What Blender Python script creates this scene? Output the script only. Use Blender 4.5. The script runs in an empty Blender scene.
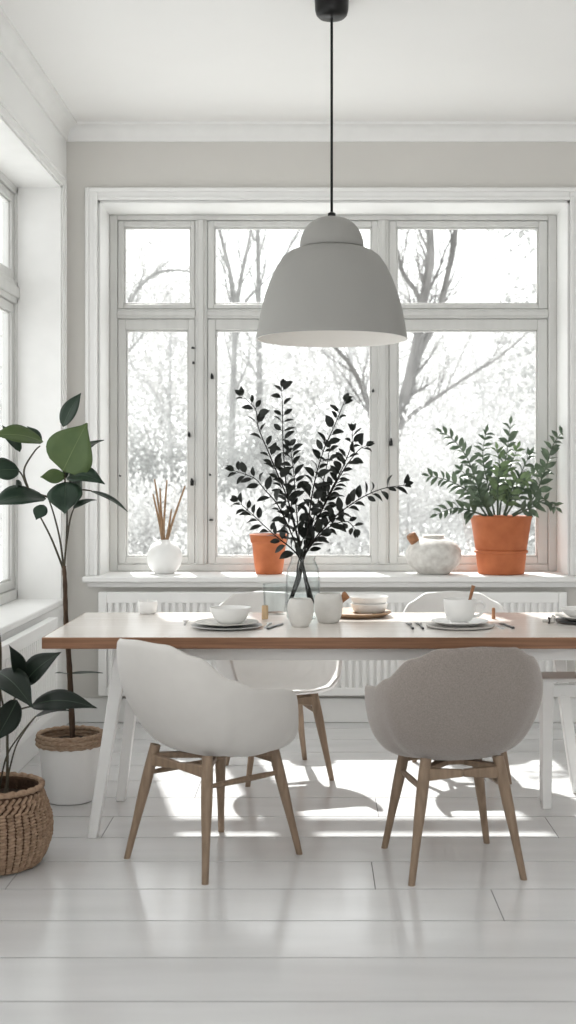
import bpy, math, random
from mathutils import Vector, Matrix

scene = bpy.context.scene
COL = scene.collection
PI = math.pi
rnd = random.Random(7)

# ------------------------------------------------------------------ measures
H = 1.32            # camera height
F = 1240.0          # focal length in pixels of a 576 x 1024 frame
CX, CY = 315.0, 480.0


def at(px, py, d):
    """world point at depth d seen at that place of the photograph"""
    return Vector(((px - CX) * d / F, d, H + (CY - py) * d / F))


# ------------------------------------------------------------------ materials
MATS = {}


def mat(name, col, rough=0.5, spec=0.5, var=0.0, scale=8.0, stretch=(1, 1, 1), bump=0.0, bscale=60.0,
        bstretch=(1, 1, 1), col2=None, metallic=0.0, trans=0.0, detail=3.0, coat=0.0):
    m = bpy.data.materials.new(name)
    m.use_nodes = True
    nt = m.node_tree
    N, L = nt.nodes, nt.links
    b = N['Principled BSDF']
    b.inputs['Base Color'].default_value = (*col, 1)
    b.inputs['Roughness'].default_value = rough
    b.inputs['Specular IOR Level'].default_value = spec
    b.inputs['Metallic'].default_value = metallic
    b.inputs['Coat Weight'].default_value = coat
    tc = N.new('ShaderNodeTexCoord')

    def noise(sc, st, det):
        mp = N.new('ShaderNodeMapping')
        mp.inputs['Scale'].default_value = st
        L.new(tc.outputs['Object'], mp.inputs['Vector'])
        n = N.new('ShaderNodeTexNoise')
        n.inputs['Scale'].default_value = sc
        n.inputs['Detail'].default_value = det
        L.new(mp.outputs['Vector'], n.inputs['Vector'])
        return n
    n = noise(scale, stretch, detail)
    r = N.new('ShaderNodeValToRGB')
    c2 = col2 if col2 else tuple(max(0, c * (1 - var)) for c in col)
    r.color_ramp.elements[0].position = 0.3
    r.color_ramp.elements[1].position = 0.7
    r.color_ramp.elements[0].color = (*c2, 1)
    r.color_ramp.elements[1].color = (*col, 1)
    L.new(n.outputs['Fac'], r.inputs['Fac'])
    L.new(r.outputs['Color'], b.inputs['Base Color'])
    if bump:
        n2 = noise(bscale, bstretch, 3.0)
        bp = N.new('ShaderNodeBump')
        bp.inputs['Strength'].default_value = bump
        bp.inputs['Distance'].default_value = 0.003
        L.new(n2.outputs['Fac'], bp.inputs['Height'])
        L.new(bp.outputs['Normal'], b.inputs['Normal'])
    if trans:
        tr = N.new('ShaderNodeBsdfTranslucent')
        L.new(r.outputs['Color'], tr.inputs['Color'])
        mx = N.new('ShaderNodeMixShader')
        mx.inputs['Fac'].default_value = trans
        L.new(b.outputs['BSDF'], mx.inputs[1])
        L.new(tr.outputs['BSDF'], mx.inputs[2])
        L.new(mx.outputs['Shader'], N['Material Output'].inputs['Surface'])
    MATS[name] = m
    return m


def glass_mat(name, tint, gloss, edge=None):
    m = bpy.data.materials.new(name)
    m.use_nodes = True
    nt = m.node_tree
    N, L = nt.nodes, nt.links
    N.remove(N['Principled BSDF'])
    t = N.new('ShaderNodeBsdfTransparent')
    t.inputs['Color'].default_value = (*tint, 1)
    g = N.new('ShaderNodeBsdfGlossy')
    g.inputs['Roughness'].default_value = 0.02
    g.inputs['Color'].default_value = (0.95, 0.97, 0.97, 1)
    lw = N.new('ShaderNodeLayerWeight')
    lw.inputs['Blend'].default_value = 0.5
    pw = N.new('ShaderNodeMath')
    pw.operation = 'POWER'
    pw.inputs[1].default_value = 4.0
    L.new(lw.outputs['Facing'], pw.inputs[0])
    ma = N.new('ShaderNodeMath')
    ma.operation = 'MULTIPLY_ADD'
    ma.inputs[1].default_value = gloss
    ma.inputs[2].default_value = 0.025
    L.new(pw.outputs[0], ma.inputs[0])
    mx = N.new('ShaderNodeMixShader')
    L.new(ma.outputs[0], mx.inputs['Fac'])
    if edge:
        mc = N.new('ShaderNodeMix')
        mc.data_type = 'RGBA'
        mc.inputs[6].default_value = (*tint, 1)
        mc.inputs[7].default_value = (*edge, 1)
        L.new(pw.outputs[0], mc.inputs[0])
        L.new(mc.outputs[2], t.inputs['Color'])
    L.new(t.outputs['BSDF'], mx.inputs[1])
    L.new(g.outputs['BSDF'], mx.inputs[2])
    L.new(mx.outputs['Shader'], N['Material Output'].inputs['Surface'])
    MATS[name] = m
    return m


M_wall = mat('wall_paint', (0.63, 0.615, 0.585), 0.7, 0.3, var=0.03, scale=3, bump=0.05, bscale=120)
M_wallw = mat('white_wall_paint', (0.82, 0.82, 0.81), 0.65, 0.3, var=0.02, scale=3, bump=0.05, bscale=120)
M_ceil = mat('ceiling_paint', (0.84, 0.835, 0.825), 0.8, 0.2, var=0.02, scale=2)
M_trim = mat('trim_gloss_paint', (0.82, 0.82, 0.81), 0.4, 0.4, var=0.04, scale=9, bump=0.04, bscale=40)
M_frame = mat('window_paint', (0.63, 0.63, 0.615), 0.45, 0.4, var=0.07, scale=7, stretch=(3, 3, 0.6), bump=0.08, bscale=50)
M_floor = mat('floor_paint', (0.70, 0.70, 0.705), 0.15, 0.5, var=0.10, scale=2.2, stretch=(0.6, 3.2, 1), bump=0.05,
              bscale=30, bstretch=(0.25, 3, 1))
M_gap = mat('floor_gap', (0.16, 0.155, 0.15), 0.9, 0.1, var=0.3)
M_rad = mat('radiator_enamel', (0.84, 0.84, 0.83), 0.35, 0.4, var=0.02)
M_black = mat('black_metal', (0.005, 0.005, 0.005), 0.3, 0.3, var=0.2)
M_cord = mat('black_cord', (0.015, 0.015, 0.015), 0.8, 0.2, var=0.3, scale=400)
M_lamp = mat('lamp_grey_paint', (0.305, 0.30, 0.285), 0.55, 0.3, var=0.02)
M_lampin = mat('lamp_inner_white', (0.88, 0.86, 0.83), 0.5, 0.3, var=0.02)
M_bulb = mat('frosted_bulb', (0.9, 0.88, 0.84), 0.3, 0.4, var=0.02)
M_top = mat('pale_table_wood', (0.84, 0.80, 0.765), 0.2, 0.6, col2=(0.77, 0.715, 0.665), scale=5, stretch=(0.5, 9, 9), bump=0.05,
            bscale=20, bstretch=(0.3, 8, 8))  # pale wood lightened further, window glare put into the colour
M_edge = mat('brown_table_edge', (0.28, 0.145, 0.08), 0.5, 0.35, col2=(0.17, 0.08, 0.042), scale=6, stretch=(0.5, 9, 20), bump=0.1,
             bscale=30, bstretch=(0.2, 5, 20))
M_wpaint = mat('white_table_paint', (0.80, 0.80, 0.79), 0.45, 0.4, var=0.03, scale=9)
M_shell = mat('pale_grey_shell', (0.61, 0.59, 0.565), 0.55, 0.35, var=0.03, scale=20, bump=0.03, bscale=200)
M_fabric = mat('taupe_fabric', (0.315, 0.275, 0.25), 0.9, 0.15, var=0.32, scale=260, bump=0.35, bscale=420)
M_white_shell = mat('white_shell', (0.76, 0.75, 0.735), 0.5, 0.35, var=0.02, scale=20)
M_oak = mat('oak_legs', (0.29, 0.21, 0.145), 0.5, 0.35, col2=(0.20, 0.14, 0.095), scale=14, stretch=(4, 4, 0.6), bump=0.08,
            bscale=60, bstretch=(4, 4, 0.5))
M_fabric.node_tree.nodes['Principled BSDF'].inputs['Sheen Weight'].default_value = 0.6
M_fabric.node_tree.nodes['Principled BSDF'].inputs['Sheen Tint'].default_value = (0.85, 0.82, 0.8, 1)
M_shell.node_tree.nodes['Principled BSDF'].inputs['Sheen Weight'].default_value = 0.2
M_darkwood = mat('under_seat_dark', (0.06, 0.05, 0.045), 0.6, 0.3, var=0.2)
M_china = mat('white_china', (0.80, 0.795, 0.78), 0.3, 0.45, var=0.03, scale=30)
M_stone = mat('pale_stoneware', (0.63, 0.615, 0.585), 0.6, 0.3, var=0.05, scale=40, bump=0.06, bscale=150)
M_greyplate = mat('grey_stoneware', (0.42, 0.42, 0.415), 0.45, 0.4, var=0.1, scale=25)
M_darkplate = mat('dark_stoneware', (0.07, 0.07, 0.072), 0.45, 0.4, var=0.2, scale=25)
M_rough = mat('rough_white_ceramic', (0.74, 0.73, 0.70), 0.75, 0.2, col2=(0.55, 0.53, 0.50), scale=28, bump=0.4, bscale=90)
M_terra = mat('terracotta', (0.52, 0.165, 0.066), 0.65, 0.3, col2=(0.41, 0.12, 0.046), scale=12, bump=0.06, bscale=120)
M_soil = mat('soil', (0.05, 0.035, 0.025), 0.95, 0.1, var=0.6, scale=60, bump=0.8, bscale=90)
M_knobwood = mat('brown_turned_wood', (0.36, 0.17, 0.08), 0.5, 0.35, var=0.35, scale=30, stretch=(1, 1, 6))
M_board = mat('round_board_wood', (0.42, 0.27, 0.165), 0.5, 0.35, var=0.35, scale=14, stretch=(1, 8, 4))
M_block = mat('light_block_wood', (0.60, 0.43, 0.26), 0.55, 0.3, var=0.25, scale=30, stretch=(6, 6, 1))
M_reed = mat('reed_brown', (0.38, 0.25, 0.15), 0.7, 0.2, var=0.4, scale=40, stretch=(4, 4, 0.6))
M_steel = mat('brushed_steel', (0.45, 0.45, 0.45), 0.3, 0.5, metallic=1.0, var=0.1)
M_dsteel = mat('dark_cutlery', (0.03, 0.03, 0.032), 0.4, 0.5, var=0.2)
M_linen = mat('linen_napkin', (0.62, 0.60, 0.57), 0.9, 0.1, var=0.15, scale=80, bump=0.3, bscale=200)
M_planter = mat('white_planter', (0.82, 0.82, 0.81), 0.5, 0.35, var=0.02)
M_rope = mat('jute_rope', (0.44, 0.33, 0.24), 0.9, 0.1, col2=(0.25, 0.165, 0.11), scale=60, stretch=(1, 1, 3), bump=0.7, bscale=140)
M_basket = mat('woven_seagrass', (0.42, 0.30, 0.21), 0.9, 0.1, col2=(0.23, 0.15, 0.10), scale=55, stretch=(1, 1, 1.6), bump=0.5, bscale=160)
M_basketdark = mat('basket_gap_shade', (0.10, 0.06, 0.04), 0.95, 0.1, var=.4, scale=60)  # dark gaps of the weave, shade put into the wall colour
M_bark = mat('brown_stem_bark', (0.10, 0.065, 0.045), 0.85, 0.2, var=0.5, scale=40, stretch=(1, 1, .4), bump=0.5, bscale=80)
M_gstem = mat('green_brown_stem', (0.07, 0.06, 0.04), 0.6, 0.3, var=0.4, scale=30)
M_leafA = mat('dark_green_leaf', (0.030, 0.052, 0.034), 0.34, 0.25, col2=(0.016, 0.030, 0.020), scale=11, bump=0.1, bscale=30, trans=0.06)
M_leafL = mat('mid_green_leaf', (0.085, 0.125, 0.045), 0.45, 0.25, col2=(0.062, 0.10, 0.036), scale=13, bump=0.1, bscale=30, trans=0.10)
M_leafB = mat('blackish_green_leaf', (0.012, 0.019, 0.013), 0.42, 0.25, col2=(0.006, 0.010, 0.007), scale=9, bump=0.1, bscale=30)
M_leafV = mat('cut_branch_leaf', (0.016, 0.020, 0.015), 0.5, 0.35, col2=(0.008, 0.010, 0.008), scale=20)
M_leafZ = mat('glossy_frond_leaf', (0.12, 0.165, 0.105), 0.38, 0.5, col2=(0.05, 0.08, 0.048), scale=16, trans=0.15)
M_leafY = mat('young_frond_leaf', (0.17, 0.24, 0.12), 0.4, 0.45, col2=(0.09, 0.14, 0.06), scale=16, trans=0.2)
M_vstem = mat('dark_twig', (0.012, 0.010, 0.008), 0.7, 0.2, var=0.3, scale=40)
M_pane = glass_mat('window_glass', (0.97, 0.98, 0.98), 0.35)
M_vase = glass_mat('clear_vase_glass', (0.94, 0.955, 0.955), 0.5, (0.5, 0.52, 0.52))
M_water = glass_mat('vase_water', (0.96, 0.975, 0.975), 0.25)
M_bark_far = mat('grey_tree_bark', (0.33, 0.33, 0.325), 0.9, 0.1, var=0.35, scale=6, stretch=(1, 1, .3), bump=0.4, bscale=14)  # lightened bark, outdoor haze put into its colour
M_bark_dark = mat('dark_grey_tree_bark', (0.22, 0.215, 0.21), 0.9, 0.1, var=0.4, scale=5, stretch=(1, 1, .3), bump=0.5, bscale=10)
M_bark_pale = mat('haze_pale_bark', (0.48, 0.48, 0.48), 0.9, 0.1, var=0.2, scale=6)  # palest bark, haze over the distance put into the colour
M_hazeleaf = mat('haze_pale_foliage', (0.66, 0.66, 0.655), 0.9, 0.1, col2=(0.42, 0.42, 0.418), scale=1.2, trans=0.3)  # leaves paled to stand for haze and overexposure outdoors
M_greyleaf = mat('grey_green_foliage', (0.40, 0.405, 0.40), 0.9, 0.1, col2=(0.26, 0.265, 0.26), scale=2, trans=0.2)  # darker foliage, greyed by haze put into the colour
M_ground = mat('pale_ground', (0.80, 0.81, 0.81), 0.9, 0.1, col2=(0.62, 0.63, 0.62), scale=0.8, bump=0.5, bscale=4)  # pale ground colour with darker mottling


# ------------------------------------------------------------------ mesh helper
class MB:
    def __init__(self):
        self.v = []
        self.f = []
        self.flat = set()

    def add(self, vs, fs):
        o = len(self.v)
        self.v += [Vector(p) for p in vs]
        self.f += [tuple(i + o for i in f) for f in fs]
        return self

    def box(self, x0, x1, y0, y1, z0, z1):
        vs = [(x, y, z) for z in (z0, z1) for y in (y0, y1) for x in (x0, x1)]
        return self.add(vs, [(0, 2, 3, 1), (4, 5, 7, 6), (0, 1, 5, 4), (2, 6, 7, 3), (0, 4, 6, 2), (1, 3, 7, 5)])

    def beam(self, a, b, wa, wb, up=(0, 1, 0)):
        """square bar from a to b; wa / wb = (width, depth) at the ends, depth lies along 'up'"""
        a, b = Vector(a), Vector(b)
        d = (b - a).normalized()
        u = Vector(up)
        s = d.cross(u).normalized()
        u = s.cross(d).normalized()
        vs = []
        for p, w in ((a, wa), (b, wb)):
            for i, j in ((-1, -1), (1, -1), (1, 1), (-1, 1)):
                vs.append(p + s * (i * w[0] / 2) + u * (j * w[1] / 2))
        return self.add(vs, [(3, 2, 1, 0), (4, 5, 6, 7), (0, 1, 5, 4), (1, 2, 6, 5), (2, 3, 7, 6), (3, 0, 4, 7)])

    def lathe(self, prof, n=40, c=(0, 0, 0), cap0=True, cap1=True):
        c = Vector(c)
        vs, fs = [], []
        for r, z in prof:
            for k in range(n):
                t = 2 * PI * k / n
                vs.append(c + Vector((r * math.cos(t), r * math.sin(t), z)))
        for i in range(len(prof) - 1):
            for k in range(n):
                k2 = (k + 1) % n
                fs.append((i * n + k, i * n + k2, (i + 1) * n + k2, (i + 1) * n + k))
        if cap0 and prof[0][0] > 1e-5:
            fs.append(tuple(reversed(range(n))))
        if cap1 and prof[-1][0] > 1e-5:
            o = (len(prof) - 1) * n
            fs.append(tuple(range(o, o + n)))
        return self.add(vs, fs)

    def tube(self, pts, rads, n=8, cap=True):
        pts = [Vector(p) for p in pts]
        if not hasattr(rads, '__len__'):
            rads = [rads] * len(pts)
        vs, fs = [], []
        ref = Vector((0.31, 0.77, 0.55))
        u = None
        for i, p in enumerate(pts):
            a = pts[max(i - 1, 0)]
            b = pts[min(i + 1, len(pts) - 1)]
            d = (b - a).normalized()
            if u is None:
                u = d.cross(ref)
                if u.length < .05:
                    u = d.cross(Vector((1, 0, 0)))
            u = (u - d * u.dot(d)).normalized()
            w = d.cross(u)
            for k in range(n):
                t = 2 * PI * k / n
                vs.append(p + (u * math.cos(t) + w * math.sin(t)) * rads[i])
        for i in range(len(pts) - 1):
            for k in range(n):
                k2 = (k + 1) % n
                fs.append((i * n + k, i * n + k2, (i + 1) * n + k2, (i + 1) * n + k))
        if cap:
            fs.append(tuple(reversed(range(n))))
            o = (len(pts) - 1) * n
            fs.append(tuple(range(o, o + n)))
        return self.add(vs, fs)

    def leaf(self, base, tip, width, nrm, curl=0.12, fold=0.18, nt=8, nw=2, blunt=0.9, wave=0.0, tp=0.6):
        """a leaf blade from base to tip, its face turned to nrm, bowed by curl and folded along its midrib"""
        base, tip = Vector(base), Vector(tip)
        ax = tip - base
        ln = ax.length
        d = ax / ln
        n = Vector(nrm)
        n = (n - d * n.dot(d))
        if n.length < 1e-4:
            n = d.orthogonal()
        n.normalize()
        s = d.cross(n).normalized()
        vs, fs = [], []
        cols = 2 * nw + 1
        for i in range(nt + 1):
            t = i / nt
            w = width / 2 * (math.sin(PI * min(1, t ** blunt)) ** (0.65 + tp * t) if 0 < t < 1 else 0.012)
            p = base + d * (ln * t) + n * (curl * ln * math.sin(PI * t))
            for j in range(-nw, nw + 1):
                q = j / nw
                vs.append(p + s * (w * q) + n * (fold * w * abs(q) + wave * width * math.sin(t * 9 + (2 if q > 0 else 0)) * abs(q)))
        for i in range(nt):
            for j in range(cols - 1):
                a = i * cols + j
                fs.append((a, a + 1, a + cols + 1, a + cols))
        return self.add(vs, fs)

    def build(self, name, m, parent=None, off=None, smooth=True, bevel=0, solid=0, sub=0, seg=2, angle=40):
        o = Vector(off) if off is not None else Vector((0, 0, 0))
        me = bpy.data.meshes.new(name)
        me.from_pydata([tuple(p - o) for p in self.v], [], self.f)
        me.update()
        me.materials.append(m)
        ob = bpy.data.objects.new(name, me)
        COL.objects.link(ob)
        if parent is not None:
            ob.parent = parent
        if smooth:
            for p in me.polygons:
                p.use_smooth = True
            me.set_sharp_from_angle(angle=math.radians(angle))
        if solid:
            md = ob.modifiers.new('solid', 'SOLIDIFY')
            md.thickness = solid
            md.offset = 0
        if bevel:
            md = ob.modifiers.new('bevel', 'BEVEL')
            md.width = bevel
            md.segments = seg
            md.limit_method = 'ANGLE'
            md.angle_limit = math.radians(35)
        if sub:
            md = ob.modifiers.new('sub', 'SUBSURF')
            md.levels = sub
            md.render_levels = sub
        return ob


def tag(o, label=None, cat=None, group=None, kind=None):
    if label:
        o['label'] = label
    if cat:
        o['category'] = cat
    if group:
        o['group'] = group
    if kind:
        o['kind'] = kind
    return o


def thing(name, loc, label, cat, group=None, rotz=0.0, kind=None):
    o = bpy.data.objects.new(name, None)
    o.empty_display_size = 0.1
    COL.objects.link(o)
    o.location = loc
    o.rotation_euler = (0, 0, rotz)
    return tag(o, label, cat, group, kind)


def copy_tree(o, parent=None):
    c = o.copy()
    COL.objects.link(c)
    if parent is not None:
        c.parent = parent
        c.matrix_parent_inverse = o.matrix_parent_inverse.copy()
    for ch in [x for x in scene.objects if x.parent == o]:
        copy_tree(ch, c)
    return c


def struct(o, label, cat):
    return tag(o, label, cat, kind='structure')


def bez(pts, n=10):
    """smooth polyline (Catmull-Rom) through the given points"""
    pts = [Vector(p) for p in pts]
    out = []
    for i in range(len(pts) - 1):
        p0 = pts[max(i - 1, 0)]
        p1, p2 = pts[i], pts[i + 1]
        p3 = pts[min(i + 2, len(pts) - 1)]
        for k in range(n):
            t = k / n
            out.append(0.5 * ((2 * p1) + (p2 - p0) * t + (2 * p0 - 5 * p1 + 4 * p2 - p3) * t * t + (3 * p1 - p0 - 3 * p2 + p3) * t ** 3))
    out.append(pts[-1])
    return out


def lerp_tab(tab, x):
    for (a, va), (b, vb) in zip(tab, tab[1:]):
        if x <= b:
            t = (x - a) / (b - a)
            t = t * t * (3 - 2 * t)
            return va + (vb - va) * t
    return tab[-1][1]


# ------------------------------------------------------------------ room shell
YB = 6.76                       # room face of the back wall
XL = -1.355                     # room face of the left wall
XR = 2.4
Y0 = -2.2                        # the room is built from here on
ZC = 3.255
OX0, OX1, OZ0, OZ1 = -1.182, 1.388, 0.764, 2.842      # opening of the back window
NY0, NY1, NZ0, NZ1 = 0.2, 6.62, 0.65, 2.89            # opening of the left window

# floor: painted boards, rows running across the room
fm = MB()
fm.box(XL - .3, XR + .3, Y0, YB + .4, -0.12, -0.0025)
struct(fm.build('floor', M_gap), 'white painted wide board floor with thin dark seams between the boards', 'floor')
pm = MB()
y = 3.139 - 18 * 0.2875
yy = y
while yy < YB:
    k = round((yy - 3.139) / 0.2875)
    key = k + 6
    js = {6: [1.7], 7: [1.9], 8: [0.567], 9: [0.195, -1.0], 10: [1.2], 11: [-0.79, 0.9], 12: [0.25], 13: [-0.5], 14: [0.75], 15: [-.2], 16: [.5]}.get(key, [1.8])
    xs = [XL - .02] + js + [XR + .02]
    xs = sorted(xs)
    for a, b in zip(xs, xs[1:]):
        e = min(yy + 0.2875, YB + .02)
        pm.box(a + 0.0015, b - 0.0015, yy + 0.0036, e - 0.0036, -0.0030, 0.0)
    yy += 0.2875
fl = bpy.data.objects['floor']
fb = pm.build('floor_boards', M_floor, fl, smooth=False)

cm = MB()
cm.box(XL - .31, XR + .3, Y0, YB + .4, ZC, ZC + .12)
struct(cm.build('ceiling', M_ceil, smooth=False), 'plain white painted ceiling', 'ceiling')

w = MB()
w.box(XL - .31, OX0, YB, YB + .40, 0, ZC)
w.box(OX1, XR + .3, YB, YB + .40, 0, ZC)
w.box(OX0, OX1, YB, YB + .40, 0, OZ0)
w.box(OX0, OX1, YB, YB + .40, OZ1, ZC)
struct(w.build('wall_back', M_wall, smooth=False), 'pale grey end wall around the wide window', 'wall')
# white lining of the deep window reveal
w = MB()
w.box(OX0 - .001, OX0 + .012, YB - .002, YB + .30, OZ0 + .03, OZ1)
w.box(OX1 - .012, OX1 + .001, YB - .002, YB + .30, OZ0 + .03, OZ1)
w.box(OX0, OX1, YB - .002, YB + .30, OZ1 - .012, OZ1 + .001)
reveal = w

w = MB()
w.box(XL - .31, XL, Y0, YB, 0, NZ0)
w.box(XL - .31, XL, Y0, YB, NZ1, ZC)
w.box(XL - .31, XL, NY1, YB, NZ0, NZ1)
w.box(XL - .31, XL, Y0, NY0, NZ0, NZ1)
struct(w.build('wall_left', M_wallw, smooth=False), 'white side wall with a deep window niche', 'wall')
w = MB()
w.box(XR, XR + .3, Y0, YB, 0, ZC)
struct(w.build('wall_right', M_wallw, smooth=False), 'white side wall out to the right of the window', 'wall')


def cornice(x0, y0, x1, y1, inx, iny):
    """coved moulding along the wall from (x0,y0) to (x1,y1); (inx,iny) points into the room"""
    prof = [(0.0, 0.0), (0.0, -0.092), (0.010, -0.092), (0.012, -0.078)]
    for k in range(9):
        a = PI / 2 * k / 8
        prof.append((0.012 + 0.050 * (1 - math.cos(a)), -0.078 + 0.062 * math.sin(a)))
    prof += [(0.070, -0.014), (0.072, 0.0)]
    m = MB()
    vs = []
    for (px, py) in ((x0, y0), (x1, y1)):
        for a, b in prof:
            vs.append((px + inx * a, py + iny * a, ZC + b))
    n = len(prof)
    fs = [(i, (i + 1) % n, n + (i + 1) % n, n + i) for i in range(n)]
    fs += [tuple(range(n)), tuple(range(2 * n - 1, n - 1, -1))]
    m.add(vs, fs)
    return m


struct(cornice(XL, YB, XR, YB, 0, -1).build('trim_1', M_trim), 'white coved ceiling moulding above the wide window', 'moulding')
struct(cornice(XL, Y0, XL, YB, 1, 0).build('trim_2', M_trim), 'white coved ceiling moulding along the left wall', 'moulding')
b = MB()
b.box(XL, XR, YB - .018, YB, 0, .135)
struct(b.build('baseboard_back', M_trim, bevel=.006), 'white skirting board under the wide window', 'skirting board')
b = MB()
b.box(XL, XL + .018, Y0, YB - .018, 0, .135)
struct(b.build('baseboard_left', M_trim, bevel=.006), 'white skirting board along the left wall', 'skirting board')

# ------------------------------------------------------------------ back window
DW = 7.06


def wx(px):
    return (px - CX) * 7.08 / F


def wz(py):
    return H + (CY - py) * 7.08 / F


W1 = thing('window_1', (0, 7.08, 0.78), 'wide white wooden window of three tall and three low panes with deep sill', 'window', kind='structure')
WO = (0, 7.08, 0.78)
reveal.build('reveal_lining', M_trim, W1, WO, smooth=False)
FX0, FX1 = OX0 + .012, OX1 - .012
FZ0, FZ1 = 0.80, OZ1 - .012
fr = MB()
yf0, yf1 = 7.055, 7.135
fr.box(FX0, wx(118), yf0, yf1, FZ0, FZ1)
fr.box(wx(547.5), FX1, yf0, yf1, FZ0, FZ1)
fr.box(wx(118), wx(547.5), yf0, yf1, wz(221), FZ1)
fr.box(wx(118), wx(547.5), yf0, yf1, FZ0, wz(564))
for a, bb in ((195.5, 207.5), (378, 388.5)):
    fr.box(wx(a), wx(bb), yf0, yf1, wz(564), wz(221))
for a, bb in ((118, 195.5), (207.5, 378), (388.5, 547.5)):
    fr.box(wx(a), wx(bb), yf0, yf1, wz(319), wz(309.5))
fr.build('window_frame', M_frame, W1, WO, bevel=.006)
# slim beads proud of mullions and transom
bd = MB()
for c in (201.5, 383):
    bd.box(wx(c - 2.6), wx(c + 2.6), yf0 - .012, yf0 + .002, wz(564), wz(221))
for a, bb in ((118, 195.5), (207.5, 378), (388.5, 547.5)):
    bd.box(wx(a), wx(bb), yf0 - .010, yf0 + .002, wz(316.5), wz(312))
bd.build('bead', M_frame, W1, WO, bevel=.004)


def sash(W, WO, x0, x1, z0, z1, g, axis='x', yc=7.085):
    """a sash with stiles and rails of widths g (left, right, bottom, top) and its glass"""
    gl, gr, gb, gt = g
    s = MB()
    th = .022

    def bx(m, a0, a1, c0, c1, t0, t1):
        if axis == 'x':
            m.box(a0, a1, yc + t0, yc + t1, c0, c1)
        else:
            m.box(yc - t1, yc - t0, a0, a1, c0, c1)
    e = .0025
    bx(s, x0 + e, x0 + gl, z0 + e, z1 - e, -th, th)
    bx(s, x1 - gr, x1 - e, z0 + e, z1 - e, -th, th)
    bx(s, x0 + gl, x1 - gr, z0 + e, z0 + gb, -th, th)
    bx(s, x0 + gl, x1 - gr, z1 - gt, z1 - e, -th, th)
    # moulded inner lip
    k = .010
    bx(s, x0 + gl, x0 + gl + k, z0 + gb, z1 - gt, -.010, .012)
    bx(s, x1 - gr - k, x1 - gr, z0 + gb, z1 - gt, -.010, .012)
    bx(s, x0 + gl, x1 - gr, z0 + gb, z0 + gb + k, -.010, .012)
    bx(s, x0 + gl, x1 - gr, z1 - gt - k, z1 - gt, -.010, .012)
    so = s.build('sash', M_frame, W, WO, bevel=.004)
    p = MB()
    bx(p, x0 + gl + .002, x1 - gr - .002, z0 + gb + .002, z1 - gt - .002, .002, .006)
    p.build('pane', M_pane, so, smooth=False, off=WO)
    return so


px = .00571
for (a, bb, gl, gr, hl, hr) in ((118, 195.5, 8, 6, 10, 8.5), (207.5, 378, 8.5, 8, 10, 8.5), (388.5, 547.5, 9.5, 11, 10.5, 12)):
    sash(W1, WO, wx(a), wx(bb), wz(309.5), wz(221), (gl * px - .01, gr * px - .01, 6 * px - .006, 8 * px - .008))
    sash(W1, WO, wx(a), wx(bb), wz(564), wz(319), (hl * px - .01, hr * px - .01, 9 * px - .01, 13 * px - .01))


def latch(px_, py_, w_, h_):
    c = at(px_, py_, 7.045)
    m = MB()
    m.box(c.x - w_ / 2, c.x + w_ / 2, 7.036, 7.066, c.z - h_ / 2, c.z + h_ / 2)
    m.box(c.x - w_ * .3, c.x + w_ * .3, 7.022, 7.04, c.z - h_ * .2, c.z + h_ * .9)
    m.build('latch', M_black, W1, WO, bevel=.003)


for a in ((193, 348, .018, .007), (193.5, 363, .014, .010), (189, 435, .014, .022), (192, 483, .018, .030), (212, 377, .016, .022),
          (210, 475, .010, .010), (211, 520, .022, .007), (391, 443, .018, .030), (373, 391, .013, .013), (120, 476, .008, .008)):
    latch(*a)
t_ = MB()
t_.tube([at(390.5, 441, 7.03), at(390.5, 425, 7.03), at(390, 412, 7.035)], .0035, 6)
t_.build('latch_rod', M_steel, W1, WO)

si = MB()
si.box(-1.255, 1.462, 6.675, YB + .001, .767, .80)
si.box(OX0 + .001, OX1 - .001, YB, 7.07, .767, .80)
si.build('window_sill', M_trim, W1, WO, bevel=.008)
ap = MB()
ap.box(-1.235, 1.442, YB - .045, YB, .738, .767)
ap.build('sill_apron', M_trim, W1, WO, bevel=.006)
ca = MB()
for (o, t_, inn) in ((0.068, .016, 0.0), (0.068, .026, 0.046), (0.022, .022, 0.0)):
    # stepped architrave: outer back band, outer bead, inner bead
    ca.box(OX0 - o, OX0 - inn, YB - t_, YB, .80, OZ1 + o)
    ca.box(OX1 + inn, OX1 + o, YB - t_, YB, .80, OZ1 + o)
    ca.box(OX0 - inn, OX1 + inn, YB - t_, YB, OZ1 + inn, OZ1 + o)
ca.build('casing', M_trim, W1, WO, bevel=.004)

# ------------------------------------------------------------------ left window
W2 = thing('window_2', (-1.6, 4.4, .685), 'tall white window in the left niche beside the leafy plant', 'window', kind='structure')
WO2 = (-1.6, 4.4, .685)
f2 = MB()
xa, xb = -1.665, -1.585
f2.box(xa, xb, NY0, NY0 + .05, .685, NZ1)
f2.box(xa, xb, NY1 - .035, NY1, .685, NZ1)
f2.box(xa, xb, NY0, NY1, NZ1 - .05, NZ1)
f2.box(xa, xb, NY0, NY1, .685, .74)
f2.box(xa, xb, NY0, NY1, 2.255, 2.375)
bays = [NY0 + .05, 1.24, 2.30, 3.36, 4.42, 5.48, NY1 - .035]  # near bays out of view, added for more light from the left
for yb in bays[1:-1]:
    f2.box(xa, xb, yb - .035, yb + .035, .685, NZ1)
f2.build('window_frame', M_frame, W2, WO2, bevel=.006)
bd = MB()
bd.box(xb - .002, xb + .012, NY0, NY1, 2.285, 2.345)
bd.build('bead', M_frame, W2, WO2, bevel=.004)
for i in range(6):
    y0 = bays[i] + (.035 if i else 0)
    y1 = bays[i + 1] - (.035 if i < 5 else 0)
    sash(W2, WO2, y0, y1, .74, 2.255, (.05, .05, .05, .05), 'y', -1.62)
    sash(W2, WO2, y0, y1, 2.375, NZ1 - .05, (.05, .05, .05, .05), 'y', -1.62)
si = MB()
si.box(-1.60, XL + .012, NY0 + .001, NY1 - .001, .65, .685)
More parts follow.
